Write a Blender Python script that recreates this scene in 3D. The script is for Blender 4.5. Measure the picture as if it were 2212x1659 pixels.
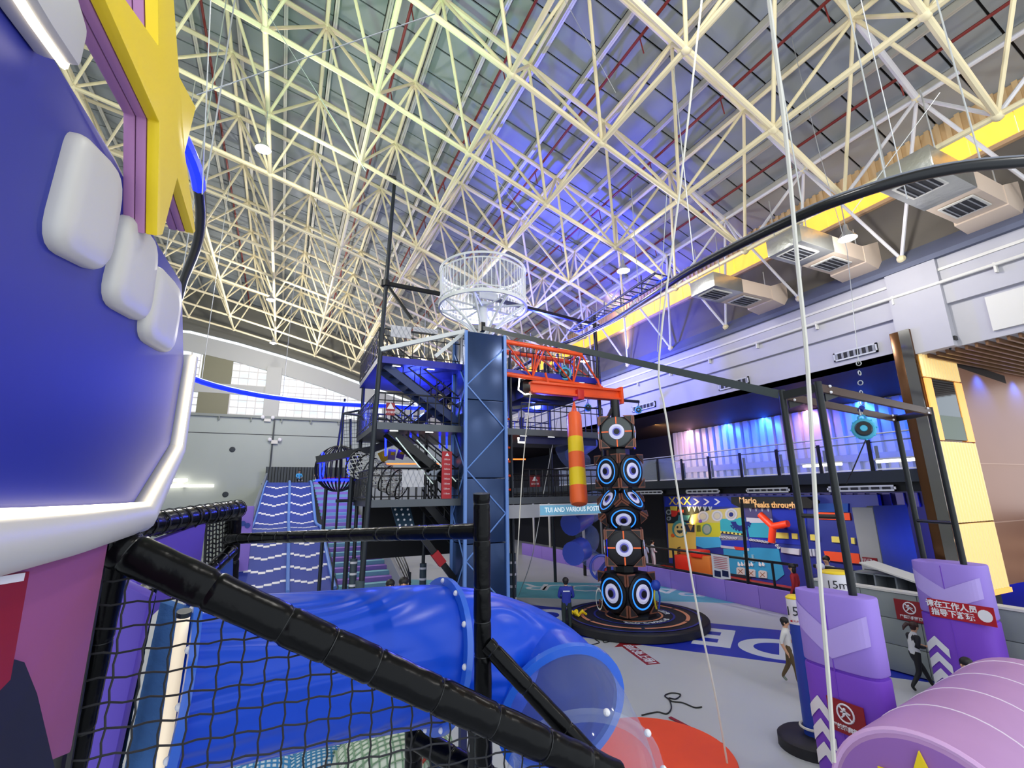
import bpy, bmesh, math, random
import numpy as np
from mathutils import Vector, Matrix, Quaternion

for o in list(bpy.data.objects):
    bpy.data.objects.remove(o, do_unlink=True)
S = bpy.context.scene
COL = S.collection
random.seed(7)

# ------------------------------------------------------------------ camera
FPX, YAW, PITCH, ROLL, EYE = 1030.0, math.radians(25.43), math.radians(13.14), math.radians(-0.96), 4.3
fwd = Vector((math.sin(YAW) * math.cos(PITCH), math.cos(YAW) * math.cos(PITCH), math.sin(PITCH)))
rgt0 = Vector((math.cos(YAW), -math.sin(YAW), 0))
up0 = rgt0.cross(fwd)
RGT = rgt0 * math.cos(ROLL) + up0 * math.sin(ROLL)
UP = up0 * math.cos(ROLL) - rgt0 * math.sin(ROLL)
CAM = Vector((0, 0, EYE))
cd = bpy.data.cameras.new('camera')
cam = bpy.data.objects.new('camera', cd)
COL.objects.link(cam)
cam.matrix_world = Matrix.Translation(CAM) @ Matrix((RGT, UP, -fwd)).transposed().to_4x4()
cd.sensor_width = 36.0
cd.lens = 36.0 * FPX / 2212.0
cd.clip_start = 0.05
cd.clip_end = 400
S.camera = cam

# ------------------------------------------------------------------ world, exposure, lamps
w = bpy.data.worlds.new('sky')
S.world = w
w.use_nodes = True
bg = w.node_tree.nodes['Background']
bg.inputs[0].default_value = (0.86, 0.93, 1.0, 1)
bg.inputs[1].default_value = 1.4
S.view_settings.view_transform = 'Standard'
S.view_settings.look = 'None'
S.view_settings.gamma = 1
S.view_settings.use_curve_mapping = False
S.view_settings.exposure = 0.2
S.cycles.max_bounces = 6
S.cycles.diffuse_bounces = 3
S.cycles.glossy_bounces = 3
S.cycles.transparent_max_bounces = 12
S.cycles.sample_clamp_indirect = 4.0
S.cycles.use_denoising = True
S.cycles.caustics_reflective = False
S.cycles.caustics_refractive = False


def light(name, kind, loc, power, color=(1, 1, 1), target=None, size=0.3, spot=90, blend=0.5, sy=None):
    l = bpy.data.lights.new(name, kind)
    l.energy = power
    l.color = color
    if kind == 'AREA':
        l.size = size
        if sy:
            l.shape = 'RECTANGLE'
            l.size_y = sy
    else:
        l.shadow_soft_size = size
    if kind == 'SPOT':
        l.spot_size = math.radians(spot)
        l.spot_blend = blend
    o = bpy.data.objects.new(name, l)
    COL.objects.link(o)
    o.location = loc
    if target is not None:
        o.rotation_euler = (Vector(target) - Vector(loc)).to_track_quat('-Z', 'Y').to_euler()
    return o


# high bay lamps of the hall (their housings and bulbs are built further down)
BAYS = [(-1.45, 15.3, 15.4), (-1.45, 28.5, 15.4), (-1.45, 37.0, 15.4), (7.6, 19.4, 13.1), (7.6, 32.5, 13.1), (13.8, 6.9, 11.3), (13.8, 20.1, 11.2), (4.6, 3.0, 14.0), (11.0, -1.5, 12.5), (10.7, 12.8, 12.4)]
for b in BAYS:
    light('bay_light', 'POINT', (b[0], b[1], b[2] - 0.45), 1200 if b[1] > 27 else ((520 if b[0] < 7 else 300) if b[0] < 13 else 230), (1.0, 0.97, 0.92), size=0.2)
light('amber_wash', 'AREA', (16.45, 20.5, 13.75), 700, (1.0, 0.62, 0.2), (17.4, 20.5, 14.1), size=0.1, sy=46)
# coloured wash lamps standing on the climbing tower and hung from the roof
light('blue_wash', 'SPOT', (11.2, 19.0, 10.6), 8500, (0.03, 0.04, 1.0), (10.6, 14.5, 18), spot=78, blend=0.9)
light('blue_wash', 'SPOT', (13.4, 18.5, 10.6), 2600, (0.05, 0.06, 1.0), (16.2, 18.0, 13), spot=110, blend=0.9)
light('green_wash', 'SPOT', (0.5, 9.0, 10.5), 1300, (0.48, 1.0, 0.55), (0.0, 12.0, 19), spot=110, blend=0.9)
light('blue_tower_lamp', 'POINT', (5.0, 20.5, 7.9), 900, (0.05, 0.08, 1.0), size=0.2)
light('blue_tower_lamp', 'POINT', (10.8, 19.6, 11.2), 1500, (0.05, 0.08, 1.0), size=0.2)
light('blue_tower_lamp', 'POINT', (10.8, 20.0, 8.0), 1300, (0.05, 0.08, 1.0), size=0.2)
for k, y in enumerate((9.0, 11.2, 13.4, 15.6, 17.8, 20.4)):   # wash lamps along the upper gallery wall
    c = [(0.02, 0.12, 1.0), (0.02, 0.12, 1.0), (1.0, 0.45, 0.6), (0.02, 0.12, 1.0), (0.02, 0.12, 1.0), (1.0, 0.45, 0.6)][k]
    light('gallery_wash', 'AREA', (20.55, y, 7.6), 170 if k not in (2, 5) else 55, c, (21.0, y, 6.6), size=0.12, sy=2.0)
for x in (20.0, 22.5):
    light('gallery_wash', 'SPOT', (x, 6.75, 7.95), 300, (0.02, 0.1, 1.0), (x, 7.1, 6.6), spot=110, blend=0.8, size=0.1)
for y in (12.5, 15.5, 18.5):
    light('mural_lamp', 'AREA', (17.6, y, 4.05), 70, (1, 0.97, 0.95), (20.6, y, 1.2), size=0.8)
light('booth_blue', 'POINT', (20.7, 8.2, 2.4), 160, (0.03, 0.08, 1.0), size=0.1)


# ------------------------------------------------------------------ helpers
def ray(px, py):
    return RGT * ((px - 1106.0) / FPX) + UP * ((829.5 - py) / FPX) + fwd


def on(px, py, axis, val):
    """the point of the place seen at a pixel of the photo, on a plane x=, y= or z=val"""
    d = ray(px, py)
    i = 'xyz'.index(axis)
    return CAM + d * ((val - CAM[i]) / d[i])


def dp(px, py, depth):
    return CAM + ray(px, py) * depth


def lin(h):
    if not isinstance(h, str):
        return tuple(h)
    h = h.lstrip('#')
    out = []
    for i in (0, 2, 4):
        c = int(h[i:i + 2], 16) / 255.0
        out.append(c / 12.92 if c <= 0.04045 else ((c + 0.055) / 1.055) ** 2.4)
    return tuple(out)


MATS = {}


def mat(name, col, rough=0.5, metal=0.0, emit=0.0, bump=0.0, bscale=20.0, var=0.0, vscale=3.0, coat=0.0, spec=0.5, ecol=None, alpha=1.0):
    if name in MATS:
        return MATS[name]
    m = bpy.data.materials.new(name)
    m.use_nodes = True
    nt = m.node_tree
    p = nt.nodes['Principled BSDF']
    c = lin(col)
    p.inputs['Base Color'].default_value = (*c, 1)
    p.inputs['Roughness'].default_value = rough
    p.inputs['Metallic'].default_value = metal
    p.inputs['Specular IOR Level'].default_value = spec
    p.inputs['Coat Weight'].default_value = coat
    p.inputs['Alpha'].default_value = alpha
    if emit:
        p.inputs['Emission Color'].default_value = (*(lin(ecol) if ecol else c), 1)
        p.inputs['Emission Strength'].default_value = emit
    tc = nt.nodes.new('ShaderNodeTexCoord')
    if var:
        n = nt.nodes.new('ShaderNodeTexNoise')
        n.inputs['Scale'].default_value = vscale
        n.inputs['Detail'].default_value = 4
        nt.links.new(tc.outputs['Object'], n.inputs['Vector'])
        mx = nt.nodes.new('ShaderNodeMix')
        mx.data_type = 'RGBA'
        mx.inputs[6].default_value = (*[x * (1 - var) for x in c], 1)
        mx.inputs[7].default_value = (*[min(1, x * (1 + var)) for x in c], 1)
        nt.links.new(n.outputs[0], mx.inputs[0])
        nt.links.new(mx.outputs[2], p.inputs['Base Color'])
    if bump:
        n = nt.nodes.new('ShaderNodeTexNoise')
        n.inputs['Scale'].default_value = bscale
        n.inputs['Detail'].default_value = 3
        nt.links.new(tc.outputs['Object'], n.inputs['Vector'])
        b = nt.nodes.new('ShaderNodeBump')
        b.inputs['Strength'].default_value = bump
        b.inputs['Distance'].default_value = 0.02
        nt.links.new(n.outputs[0], b.inputs['Height'])
        nt.links.new(b.outputs[0], p.inputs['Normal'])
    MATS[name] = m
    return m


def glass(name, tint, opac=0.25, rough=0.05, edge=0.3):
    """thin clear sheet: mostly see-through with a reflective film"""
    if name in MATS:
        return MATS[name]
    m = bpy.data.materials.new(name)
    m.use_nodes = True
    nt = m.node_tree
    out = nt.nodes['Material Output']
    p = nt.nodes['Principled BSDF']
    p.inputs['Base Color'].default_value = (*lin(tint), 1)
    p.inputs['Roughness'].default_value = rough
    t = nt.nodes.new('ShaderNodeBsdfTransparent')
    mix = nt.nodes.new('ShaderNodeMixShader')
    lw = nt.nodes.new('ShaderNodeLayerWeight')
    lw.inputs[0].default_value = 0.25
    mr = nt.nodes.new('ShaderNodeMapRange')
    mr.inputs[3].default_value = opac
    mr.inputs[4].default_value = min(1.0, opac + edge)
    nt.links.new(lw.outputs['Facing'], mr.inputs[0])
    nt.links.new(mr.outputs[0], mix.inputs[0])
    nt.links.new(t.outputs[0], mix.inputs[1])
    nt.links.new(p.outputs[0], mix.inputs[2])
    nt.links.new(mix.outputs[0], out.inputs[0])
    MATS[name] = m
    return m


class B:
    """collects shapes into one mesh"""

    def __init__(s):
        s.v, s.f, s.mi, s.cur = [], [], [], 0

    def add(s, vs, fs):
        o = len(s.v)
        s.v += [tuple(v) for v in vs]
        s.f += [tuple(i + o for i in f) for f in fs]
        s.mi += [s.cur] * len(fs)
        return s

    def box(s, c, size, R=None):
        c = Vector(c)
        h = Vector(size) / 2
        vs = [Vector((x * h.x, y * h.y, z * h.z)) for x in (-1, 1) for y in (-1, 1) for z in (-1, 1)]
        if R is not None:
            vs = [R @ v for v in vs]
        return s.add([v + c for v in vs], [(0, 1, 3, 2), (4, 6, 7, 5), (0, 4, 5, 1), (2, 3, 7, 6), (0, 2, 6, 4), (1, 5, 7, 3)])

    def bb(s, a, b):
        a, b = Vector(a), Vector(b)
        return s.box((a + b) / 2, [abs(x) for x in (b - a)])

    def bar(s, a, b, wd, ht):
        """rectangular bar from a to b, wd across, ht up"""
        a, b = Vector(a), Vector(b)
        d = (b - a).normalized()
        z = Vector((0, 0, 1)) if abs(d.z) < 0.95 else Vector((0, 1, 0))
        x = d.cross(z).normalized()
        z = x.cross(d)
        R = Matrix((x, d, z)).transposed()
        return s.box((a + b) / 2, (wd, (b - a).length, ht), R)

    def tube(s, pts, r, n=8, caps=True, closed=False):
        pts = [Vector(p) for p in pts]
        k = len(pts)
        rs = r if isinstance(r, (list, tuple)) else [r] * k
        tans = []
        for i in range(k):
            if closed:
                t = pts[(i + 1) % k] - pts[i - 1]
            else:
                t = pts[min(i + 1, k - 1)] - pts[max(i - 1, 0)]
            tans.append(t.normalized() if t.length > 1e-9 else Vector((0, 0, 1)))
        u = tans[0].orthogonal().normalized()
        vs = []
        for i in range(k):
            if i:
                u = tans[i - 1].rotation_difference(tans[i]) @ u
                u = (u - tans[i] * u.dot(tans[i])).normalized()
            v = tans[i].cross(u)
            for j in range(n):
                a = 2 * math.pi * j / n
                vs.append(pts[i] + (u * math.cos(a) + v * math.sin(a)) * rs[i])
        fs = []
        for i in range(k if closed else k - 1):
            i2 = (i + 1) % k
            for j in range(n):
                j2 = (j + 1) % n
                fs.append((i * n + j, i * n + j2, i2 * n + j2, i2 * n + j))
        if caps and not closed:
            fs.append(tuple(range(n))[::-1])
            fs.append(tuple((k - 1) * n + j for j in range(n)))
        return s.add(vs, fs)

    def cyl(s, a, b, r, n=8, r2=None, caps=True):
        return s.tube([a, b], [r, r if r2 is None else r2], n, caps)

    def lathe(s, prof, c=(0, 0, 0), axis=(0, 0, 1), n=24):
        ax = Vector(axis).normalized()
        u = ax.orthogonal().normalized()
        v = ax.cross(u)
        c = Vector(c)
        ring_ = abs(prof[0][0] - prof[-1][0]) < 1e-6 and abs(prof[0][1] - prof[-1][1]) < 1e-6
        vs = []
        for (r, h) in prof:
            for j in range(n):
                a = 2 * math.pi * j / n
                vs.append(c + ax * h + (u * math.cos(a) + v * math.sin(a)) * r)
        fs = []
        for i in range(len(prof) - 1):
            for j in range(n):
                j2 = (j + 1) % n
                fs.append((i * n + j, i * n + j2, (i + 1) * n + j2, (i + 1) * n + j))
        if not ring_:
            fs.append(tuple(range(n))[::-1])
            fs.append(tuple((len(prof) - 1) * n + j for j in range(n)))
        return s.add(vs, fs)

    def prism(s, poly, vec):
        poly = [Vector(p) for p in poly]
        vec = Vector(vec)
        n = len(poly)
        fs = [tuple(range(n))[::-1], tuple(range(n, 2 * n))]
        for i in range(n):
            j = (i + 1) % n
            fs.append((i, j, n + j, n + i))
        return s.add(poly + [p + vec for p in poly], fs)

    def ball(s, c, r, n=10, m=7, sc=(1, 1, 1), R=None):
        c = Vector(c)
        vs = []
        for i in range(m + 1):
            t = math.pi * i / m
            for j in range(n):
                a = 2 * math.pi * j / n
                q = Vector((math.sin(t) * math.cos(a) * sc[0], math.sin(t) * math.sin(a) * sc[1], math.cos(t) * sc[2])) * r
                if R is not None:
                    q = R @ q
                vs.append(c + q)
        fs = []
        for i in range(m):
            for j in range(n):
                j2 = (j + 1) % n
                fs.append((i * n + j, (i + 1) * n + j, (i + 1) * n + j2, i * n + j2))
        return s.add(vs, fs)

    def ring(s, c, axis, R, r, n=24, k=6, a0=0, a1=2 * math.pi, ref=None):
        ax = Vector(axis).normalized()
        u = Vector(ref).normalized() if ref is not None else ax.orthogonal().normalized()
        v = ax.cross(u)
        c = Vector(c)
        full = abs(a1 - a0 - 2 * math.pi) < 1e-6
        pts = [c + (u * math.cos(a) + v * math.sin(a)) * R for a in [a0 + (a1 - a0) * i / n for i in range(n if full else n + 1)]]
        return s.tube(pts, r, k, True, full)

    def done(s, name, m, parent=None, smooth=False, bevel=0.0, loc=None, seg=2):
        me = bpy.data.meshes.new(name)
        me.from_pydata(s.v, [], s.f)
        ms = m if isinstance(m, (list, tuple)) else [m]
        for x in ms:
            me.materials.append(x)
        if len(ms) > 1:
            me.polygons.foreach_set('material_index', s.mi)
        bm = bmesh.new()
        bm.from_mesh(me)
        if bevel or smooth:
            bmesh.ops.remove_doubles(bm, verts=bm.verts, dist=1e-5)
        if bevel:
            eds = [e for e in bm.edges if len(e.link_faces) == 2 and e.calc_face_angle(0) > 0.6]
            bmesh.ops.bevel(bm, geom=eds, offset=bevel, segments=seg, profile=0.6, affect='EDGES')
        bmesh.ops.recalc_face_normals(bm, faces=bm.faces)
        bm.to_mesh(me)
        bm.free()
        o = bpy.data.objects.new(name, me)
        COL.objects.link(o)
        if smooth or bevel:
            me.shade_smooth()
            try:
                me.set_sharp_from_angle(angle=math.radians(40))
            except Exception:
                pass
        if parent is not None:
            par(o, parent)
        elif loc is not None:
            me.transform(Matrix.Translation(-Vector(loc)))
            o.location = loc
        return o


def wmat(p):
    m = p.matrix_basis.copy()
    if p.parent is not None:
        m = wmat(p.parent) @ p.matrix_parent_inverse @ m
    return m


def par(o, p):
    o.parent = p
    o.matrix_parent_inverse = wmat(p).inverted()
    return o


def tag(o, label, cat, group=None):
    o['label'] = label
    o['category'] = cat
    if group:
        o['group'] = group
    return o


def thing(name, label, cat, loc=(0, 0, 0), group=None):
    e = bpy.data.objects.new(name, None)
    e.empty_display_size = 0.2
    e.location = loc
    COL.objects.link(e)
    return tag(e, label, cat, group)


def struct(o):
    o['kind'] = 'structure'
    return o


def stuff(o):
    o['kind'] = 'stuff'
    return o


def sroot(name, loc=(0, 0, 0)):
    e = bpy.data.objects.new(name, None)
    e.location = loc
    COL.objects.link(e)
    return struct(e)


def dup(root, loc, label=None, rotz=None):
    r = root.copy()
    COL.objects.link(r)
    r.location = loc
    if rotz is not None:
        r.rotation_euler = (0, 0, rotz)
    if label:
        r['label'] = label
    for ch in root.children:
        c = ch.copy()
        COL.objects.link(c)
        c.parent = r
        for g in ch.children:
            d = g.copy()
            COL.objects.link(d)
            d.parent = c
    return r


_UC, _UB = {}, {}


def unit_cyl(m, n=8):
    if (m.name, n) not in _UC:
        b = B().cyl((0, 0, 0), (0, 0, 1), 1, n)
        o = b.done('unit', m, smooth=True)
        _UC[(m.name, n)] = o.data
        bpy.data.objects.remove(o)
    return _UC[(m.name, n)]


def unit_box(m):
    if m.name not in _UB:
        o = B().box((0, 0, 0), (1, 1, 1)).done('unit', m)
        _UB[m.name] = o.data
        bpy.data.objects.remove(o)
    return _UB[m.name]


def place(name, me, M, parent=None):
    o = bpy.data.objects.new(name, me)
    COL.objects.link(o)
    o.matrix_basis = M
    if parent is not None:
        par(o, parent)
    return o


def strut(name, a, b, r, m, parent=None, n=8):
    a, b = Vector(a), Vector(b)
    d = b - a
    M = Matrix.Translation(a) @ d.to_track_quat('Z', 'Y').to_matrix().to_4x4() @ Matrix.Diagonal((r, r, d.length, 1))
    return place(name, unit_cyl(m, n), M, parent)


def block(name, c, size, m, parent=None, R=None):
    M = Matrix.Translation(Vector(c)) @ (R.to_4x4() if R is not None else Matrix.Identity(4)) @ Matrix.Diagonal((*size, 1))
    return place(name, unit_box(m), M, parent)


def frame3(x, y):
    """rotation with columns x, y, x cross y"""
    x = Vector(x).normalized()
    y = (Vector(y) - x * x.dot(Vector(y))).normalized()
    return Matrix((x, y, x.cross(y))).transposed()


def text(name, s, size, m, loc, R, parent=None, ext=0.003, align='CENTER', bold=0.0, sx=1.0):
    c = bpy.data.curves.new(name, 'FONT')
    c.body = s
    c.size = size
    c.align_x = align
    c.align_y = 'CENTER'
    c.extrude = ext
    c.offset = bold
    c.resolution_u = 2
    o = bpy.data.objects.new(name, c)
    COL.objects.link(o)
    dg = bpy.context.evaluated_depsgraph_get()
    me = bpy.data.meshes.new_from_object(o.evaluated_get(dg))
    bpy.data.objects.remove(o)
    bpy.data.curves.remove(c)
    me.name = name
    me.materials.clear()
    me.materials.append(m)
    me.transform(Matrix.Diagonal((sx, 1, 1, 1)))
    return place(name, me, Matrix.Translation(Vector(loc)) @ R.to_4x4(), parent)


def lerp(a, b, t):
    return Vector(a) * (1 - t) + Vector(b) * t


def smooth_path(pts, k=6, closed=False):
    pts = [Vector(p) for p in pts]
    n = len(pts)
    out = []
    for i in range(n if closed else n - 1):
        p0 = pts[(i - 1) % n] if closed or i > 0 else pts[0]
        p1, p2 = pts[i], pts[(i + 1) % n]
        p3 = pts[(i + 2) % n] if closed or i + 2 < n else pts[-1]
        for j in range(k):
            t = j / k
            out.append(0.5 * ((2 * p1) + (p2 - p0) * t + (2 * p0 - 5 * p1 + 4 * p2 - p3) * t * t + (3 * p1 - p0 - 3 * p2 + p3) * t ** 3))
    if not closed:
        out.append(pts[-1])
    return out


# ------------------------------------------------------------------ materials
M_cream = mat('cream_paint', '#e9dcb4', 0.45, var=0.08, vscale=1.5)
M_white_steel = mat('white_steel_paint', '#dcdce2', 0.5, var=0.12, vscale=6)
M_roof = mat('roof_board', '#8f9597', 0.75, var=0.10, vscale=0.7)
M_purlin = mat('galvanised_purlin', '#cfcdc0', 0.5, 0.3)
M_joint = mat('dark_joint', '#2c2c2c', 0.8)
M_red_pipe = mat('sprinkler_red', '#7d2622', 0.5)
M_wallgrey = mat('grey_wall_paint', '#aab2ae', 0.7, var=0.04, vscale=1)
M_white = mat('white_paint', '#e8e8ea', 0.6, var=0.03, vscale=1)
M_offwhite = mat('off_white', '#d9d7d0', 0.55)
M_black = mat('black_steel', '#15171a', 0.35, 0.2)
M_dark = mat('dark_grey_steel', '#2b3138', 0.4, 0.3)
M_blacksoft = mat('black_vinyl', '#08090b', 0.24, bump=0.3, bscale=9, spec=0.16)
M_brown = mat('dark_brown_ceiling', '#332622', 0.6)
M_darkwall = mat('dark_interior', '#23242b', 0.7)
M_floor = mat('polished_concrete', '#c0c3c8', 0.34, var=0.10, vscale=0.35, bump=0.02, bscale=2)
M_blueband = mat('floor_blue_paint', '#1b2fb0', 0.35)
M_tealband = mat('floor_teal_paint', '#5fb0c4', 0.35, var=0.15, vscale=0.6)
M_floorwhite = mat('floor_white_paint', '#d5dae4', 0.4)
M_orange = mat('orange_paint', '#f0561e', 0.4)
M_orange2 = mat('orange_vinyl', '#fb6a2c', 0.45, bump=0.05, bscale=30)
M_yellow = mat('yellow_vinyl', '#f7d617', 0.45)
M_red = mat('red_print', '#b01524', 0.5)
M_darkred = mat('dark_red_print', '#8f1722', 0.45)
M_redfloor = mat('red_mat', '#b8382c', 0.5, var=0.15, vscale=1.2)
M_purple = mat('violet_foam', '#9d7ee0', 0.6)
M_purple2 = mat('deep_violet_foam', '#7a43c8', 0.6)
M_lilac = mat('pale_lilac_foam', '#b9a5ec', 0.6)
M_pink = mat('pink_vinyl', '#d19ecb', 0.5, var=0.05)
M_bluefoam = mat('blue_foam', '#24459f', 0.55)
M_neonblue = mat('blue_neon', '#1020ff', 0.4, emit=6.0)
M_neonwhite = mat('white_neon', '#ffffff', 0.4, emit=7.0, ecol='#fff6e6')
M_neonorange = mat('orange_neon', '#ff6a2a', 0.4, emit=3.0)
M_cyan = mat('cyan_plastic', '#45b3d6', 0.4)
M_rope = mat('white_rope', '#dcd8cc', 0.8)
M_wire = mat('steel_wire', '#b9bcbc', 0.4, 0.5)
M_signwhite = mat('sign_white', '#ecebf0', 0.5)
M_chrome = mat('foil_duct', '#b7b9b5', 0.28, 0.8, bump=0.5, bscale=6)
M_skin = mat('skin', '#d9a886', 0.55)
M_hair = mat('black_hair', '#120e0e', 0.45)

# ================================================================== SETTING
XL, XR, YN, YF = -15.0, 16.7, -4.0, 45.0
fl = B().bb((XL, YN, -0.1), (25, YF + 0.3, 0)).done('floor', M_floor)
struct(fl)

# painted bands on the floor, reading from the far side
def fpoly(name, pts, m, z0=0.0, h=0.004):
    return B().prism([(p[0], p[1], z0) for p in pts], (0, 0, h)).done(name, m, fl)


p1, p2 = on(1690, 1362, 'z', 0), on(1200, 1312, 'z', 0)
bd = (Vector((p2.x, p2.y, 0)) - Vector((p1.x, p1.y, 0))).normalized()       # towards the photo's left
bn = Vector((-bd.y, bd.x, 0))                                              # towards the camera
if bn.dot(Vector((-1, -1, 0))) < 0:
    bn = -bn
b0 = Vector((p1.x, p1.y, 0)) - bd * 4.0
fpoly('painted_band', [b0, b0 + bd * 20, b0 + bd * 20 + bn * 3.35, b0 + bn * 3.35], M_blueband)
LR = frame3(bd * -1, bn * -1)                # letters seen upside down by the camera
LRup = frame3(bd, bn * -1)
if LRup.col[2].z < 0:
    LRup = frame3(bd * -1, bn * -1)
LRf = Matrix((bd, Vector((0, 0, 1)).cross(bd), Vector((0, 0, 1)))).transposed()
def floor_letter(ch, px, py, wd, ht, tk):
    q = on(px, py, 'z', 0)
    b_ = B()
    def P2(u, v, z):
        r = Vector((q.x, q.y, z)) + LRf.col[0] * u + LRf.col[1] * v
        return r
    def quad(u0, v0, u1, v1):
        b_.prism([P2(u0, v0, .004), P2(u1, v0, .004), P2(u1, v1, .004), P2(u0, v1, .004)], (0, 0, .004))
    h, w2 = ht / 2, wd / 2
    if ch == 'E':
        quad(-w2, -h, -w2 + tk, h)
        for v in (-h, -tk / 2, h - tk):
            quad(-w2 + tk, v, w2, v + tk)
    else:
        a0, a1 = (-math.pi / 2, math.pi / 2) if ch == 'D' else (math.radians(40), math.radians(320))
        cu = -w2 + tk if ch == 'D' else 0
        R1, R2 = (wd - tk, h) if ch == 'D' else (w2, h)
        n_ = 24
        for i in range(n_):
            t0_, t1_ = a0 + (a1 - a0) * i / n_, a0 + (a1 - a0) * (i + 1) / n_
            b_.prism([P2(cu + R1 * math.cos(t0_), R2 * math.sin(t0_), .004), P2(cu + R1 * math.cos(t1_), R2 * math.sin(t1_), .004), P2(cu + (R1 - tk) * math.cos(t1_), (R2 - tk) * math.sin(t1_), .004), P2(cu + (R1 - tk) * math.cos(t0_), (R2 - tk) * math.sin(t0_), .004)], (0, 0, .004))
        if ch == 'D':
            quad(-w2, -h, -w2 + tk, h)
    b_.done('letter', M_floorwhite, fl)


floor_letter('D', 1655, 1399, 1.45, 1.95, .40)
floor_letter('E', 1543, 1376, 1.05, 1.95, .38)
floor_letter('C', 1180, 1330, 1.75, 2.0, .42)
# teal running band further back
t0, t1 = on(1110, 1272, 'z', 0), on(1470, 1280, 'z', 0)
td = (Vector((t1.x, t1.y, 0)) - Vector((t0.x, t0.y, 0))).normalized()
tn = Vector((td.y, -td.x, 0))
ta = Vector((t0.x, t0.y, 0)) - td * 6
fpoly('painted_band', [ta + tn * 1.9, ta + td * 16.5 + tn * 1.9, ta + td * 16.5 - tn * 1.9, ta - tn * 1.9], M_tealband)
TRf = Matrix((-td, Vector((0, 0, 1)).cross(-td), Vector((0, 0, 1)))).transposed()
for ch, px, py in (('R', 1157, 1267), ('U', 1208, 1269), ('O', 1266, 1270), ('K', 1312, 1271), ('A', 1436, 1274), ('P', 1492, 1280)):
    q = on(px, py, 'z', 0)
    text('letter', ch, 2.2, M_floorwhite, (q.x, q.y, 0.006), TRf, fl, 0.002, sx=1.1)
# red arrow printed on the floor with its white characters
tip, e1, e2 = on(1343, 1386, 'z', 0), on(1400, 1437, 'z', 0), on(1424, 1433, 'z', 0)
em = (e1 + e2) / 2
ad = (tip - em).normalized()
an = Vector((-ad.y, ad.x, 0))
L = (tip - em).length
fpoly('printed_arrow', [em + an * .19, em + an * .19 + ad * (L - .45), em + an * .42 + ad * (L - .45), tip, em - an * .42 + ad * (L - .45), em - an * .19 + ad * (L - .45), em - an * .19], M_darkred)
ARf = Matrix((-ad, Vector((0, 0, 1)).cross(-ad), Vector((0, 0, 1)))).transposed()
text('printed_words', '由此处上场1', 0.30, M_floorwhite, em + ad * (L * .42) + Vector((0, 0, .006)), ARf, fl, 0.002, bold=0.008)

# ---- far wall with its clerestory windows
def rz(x):           # height of the lower chords of the roof frame
    xs = [-16, -10.6, -7.55, -4.5, -1.45, 1.6, 4.6, 7.6, 10.7, 13.8, 16.7, 19]
    zs = [16.6, 18.2, 18.0, 17.45, 16.8, 16.1, 15.2, 14.26, 13.4, 12.4, 11.2, 10.2]
    return float(np.interp(x, xs, zs))


def uz(x):           # upper chords
    xs = [-16, -12.1, -9.1, -6.0, -3.0, 0.1, 3.1, 6.1, 9.15, 12.25, 15.2, 17.2]
    zs = [20.0, 21.2, 21.2, 20.75, 20.2, 19.55, 18.75, 17.85, 16.97, 16.07, 15.0, 14.3]
    return float(np.interp(x, xs, zs))


def roofz(x):
    return uz(x) + 0.55


M_far = mat('far_wall_paint', '#adb5b0', 0.7, var=0.03, vscale=0.6)
fw = sroot('wall_far', (0, YF, 0))
B().bb((XL, YF, 0), (24, YF + 0.3, 10.95)).done('lower_wall', M_far, fw)
B().bb((XL, YF - 0.25, 10.95), (9.2, YF + 0.3, 11.15)).done('ledge', mat('ledge_grey', '#8d938f', 0.6), fw)
for i, x in enumerate(np.arange(-12, 9, 2.3)):
    block('ledge_bracket', (x, YF - 0.12, 10.82), (0.08, 0.22, 0.3), mat('ledge_grey', '#8d938f'), fw)
block('wall_conduit', (-1.05, YF - 0.06, 8.1), (0.12, 0.12, 5.6), M_dark, fw)
block('wall_seam', (0, YF - 0.01, 9.6), (26, 0.02, 0.05), M_joint, fw)
# strip of wall above the windows, its top following the roof
def strip(xa, xb, lo, hi, n=10):
    xs = np.linspace(xa, xb, n)
    return [(x, YF, hi(x)) for x in xs] + [(x, YF, lo(x)) for x in xs[::-1]]


B().prism(strip(XL, 16.7, lambda x: rz(x) - 1.75, lambda x: rz(x) - 0.28), (0, 0.3, 0)).done('upper_wall', mat('upper_wall_paint', '#b9bab6', 0.7), fw)
B().prism(strip(XL, 16.7, lambda x: rz(x) + 0.02, lambda x: roofz(x)), (0, 0.3, 0)).done('gable_wall', mat('gable_board', '#6d6c62', 0.8), fw)
B().prism(strip(8.5, 24, lambda x: 10.9, lambda x: max(rz(x) - 1.7, 11)), (0, 0.3, 0)).done('side_wall', M_far, fw)
for xa, xb in ((-2.0, -0.85), (-15, -13.6), (7.9, 8.9)):
    B().bb((xa, YF - 0.2, 11.1), (xb, YF + 0.3, rz(xb) - 1.2)).done('pilaster', mat('upper_wall_paint', '#b9bab6'), fw)
M_frame = mat('window_frame_white', '#d8d4cf', 0.5)
M_pane = glass('window_pane', '#eef4f6', 0.08)
M_shutter = mat('olive_shutter', '#84826b', 0.7)
wn = 0
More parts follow.
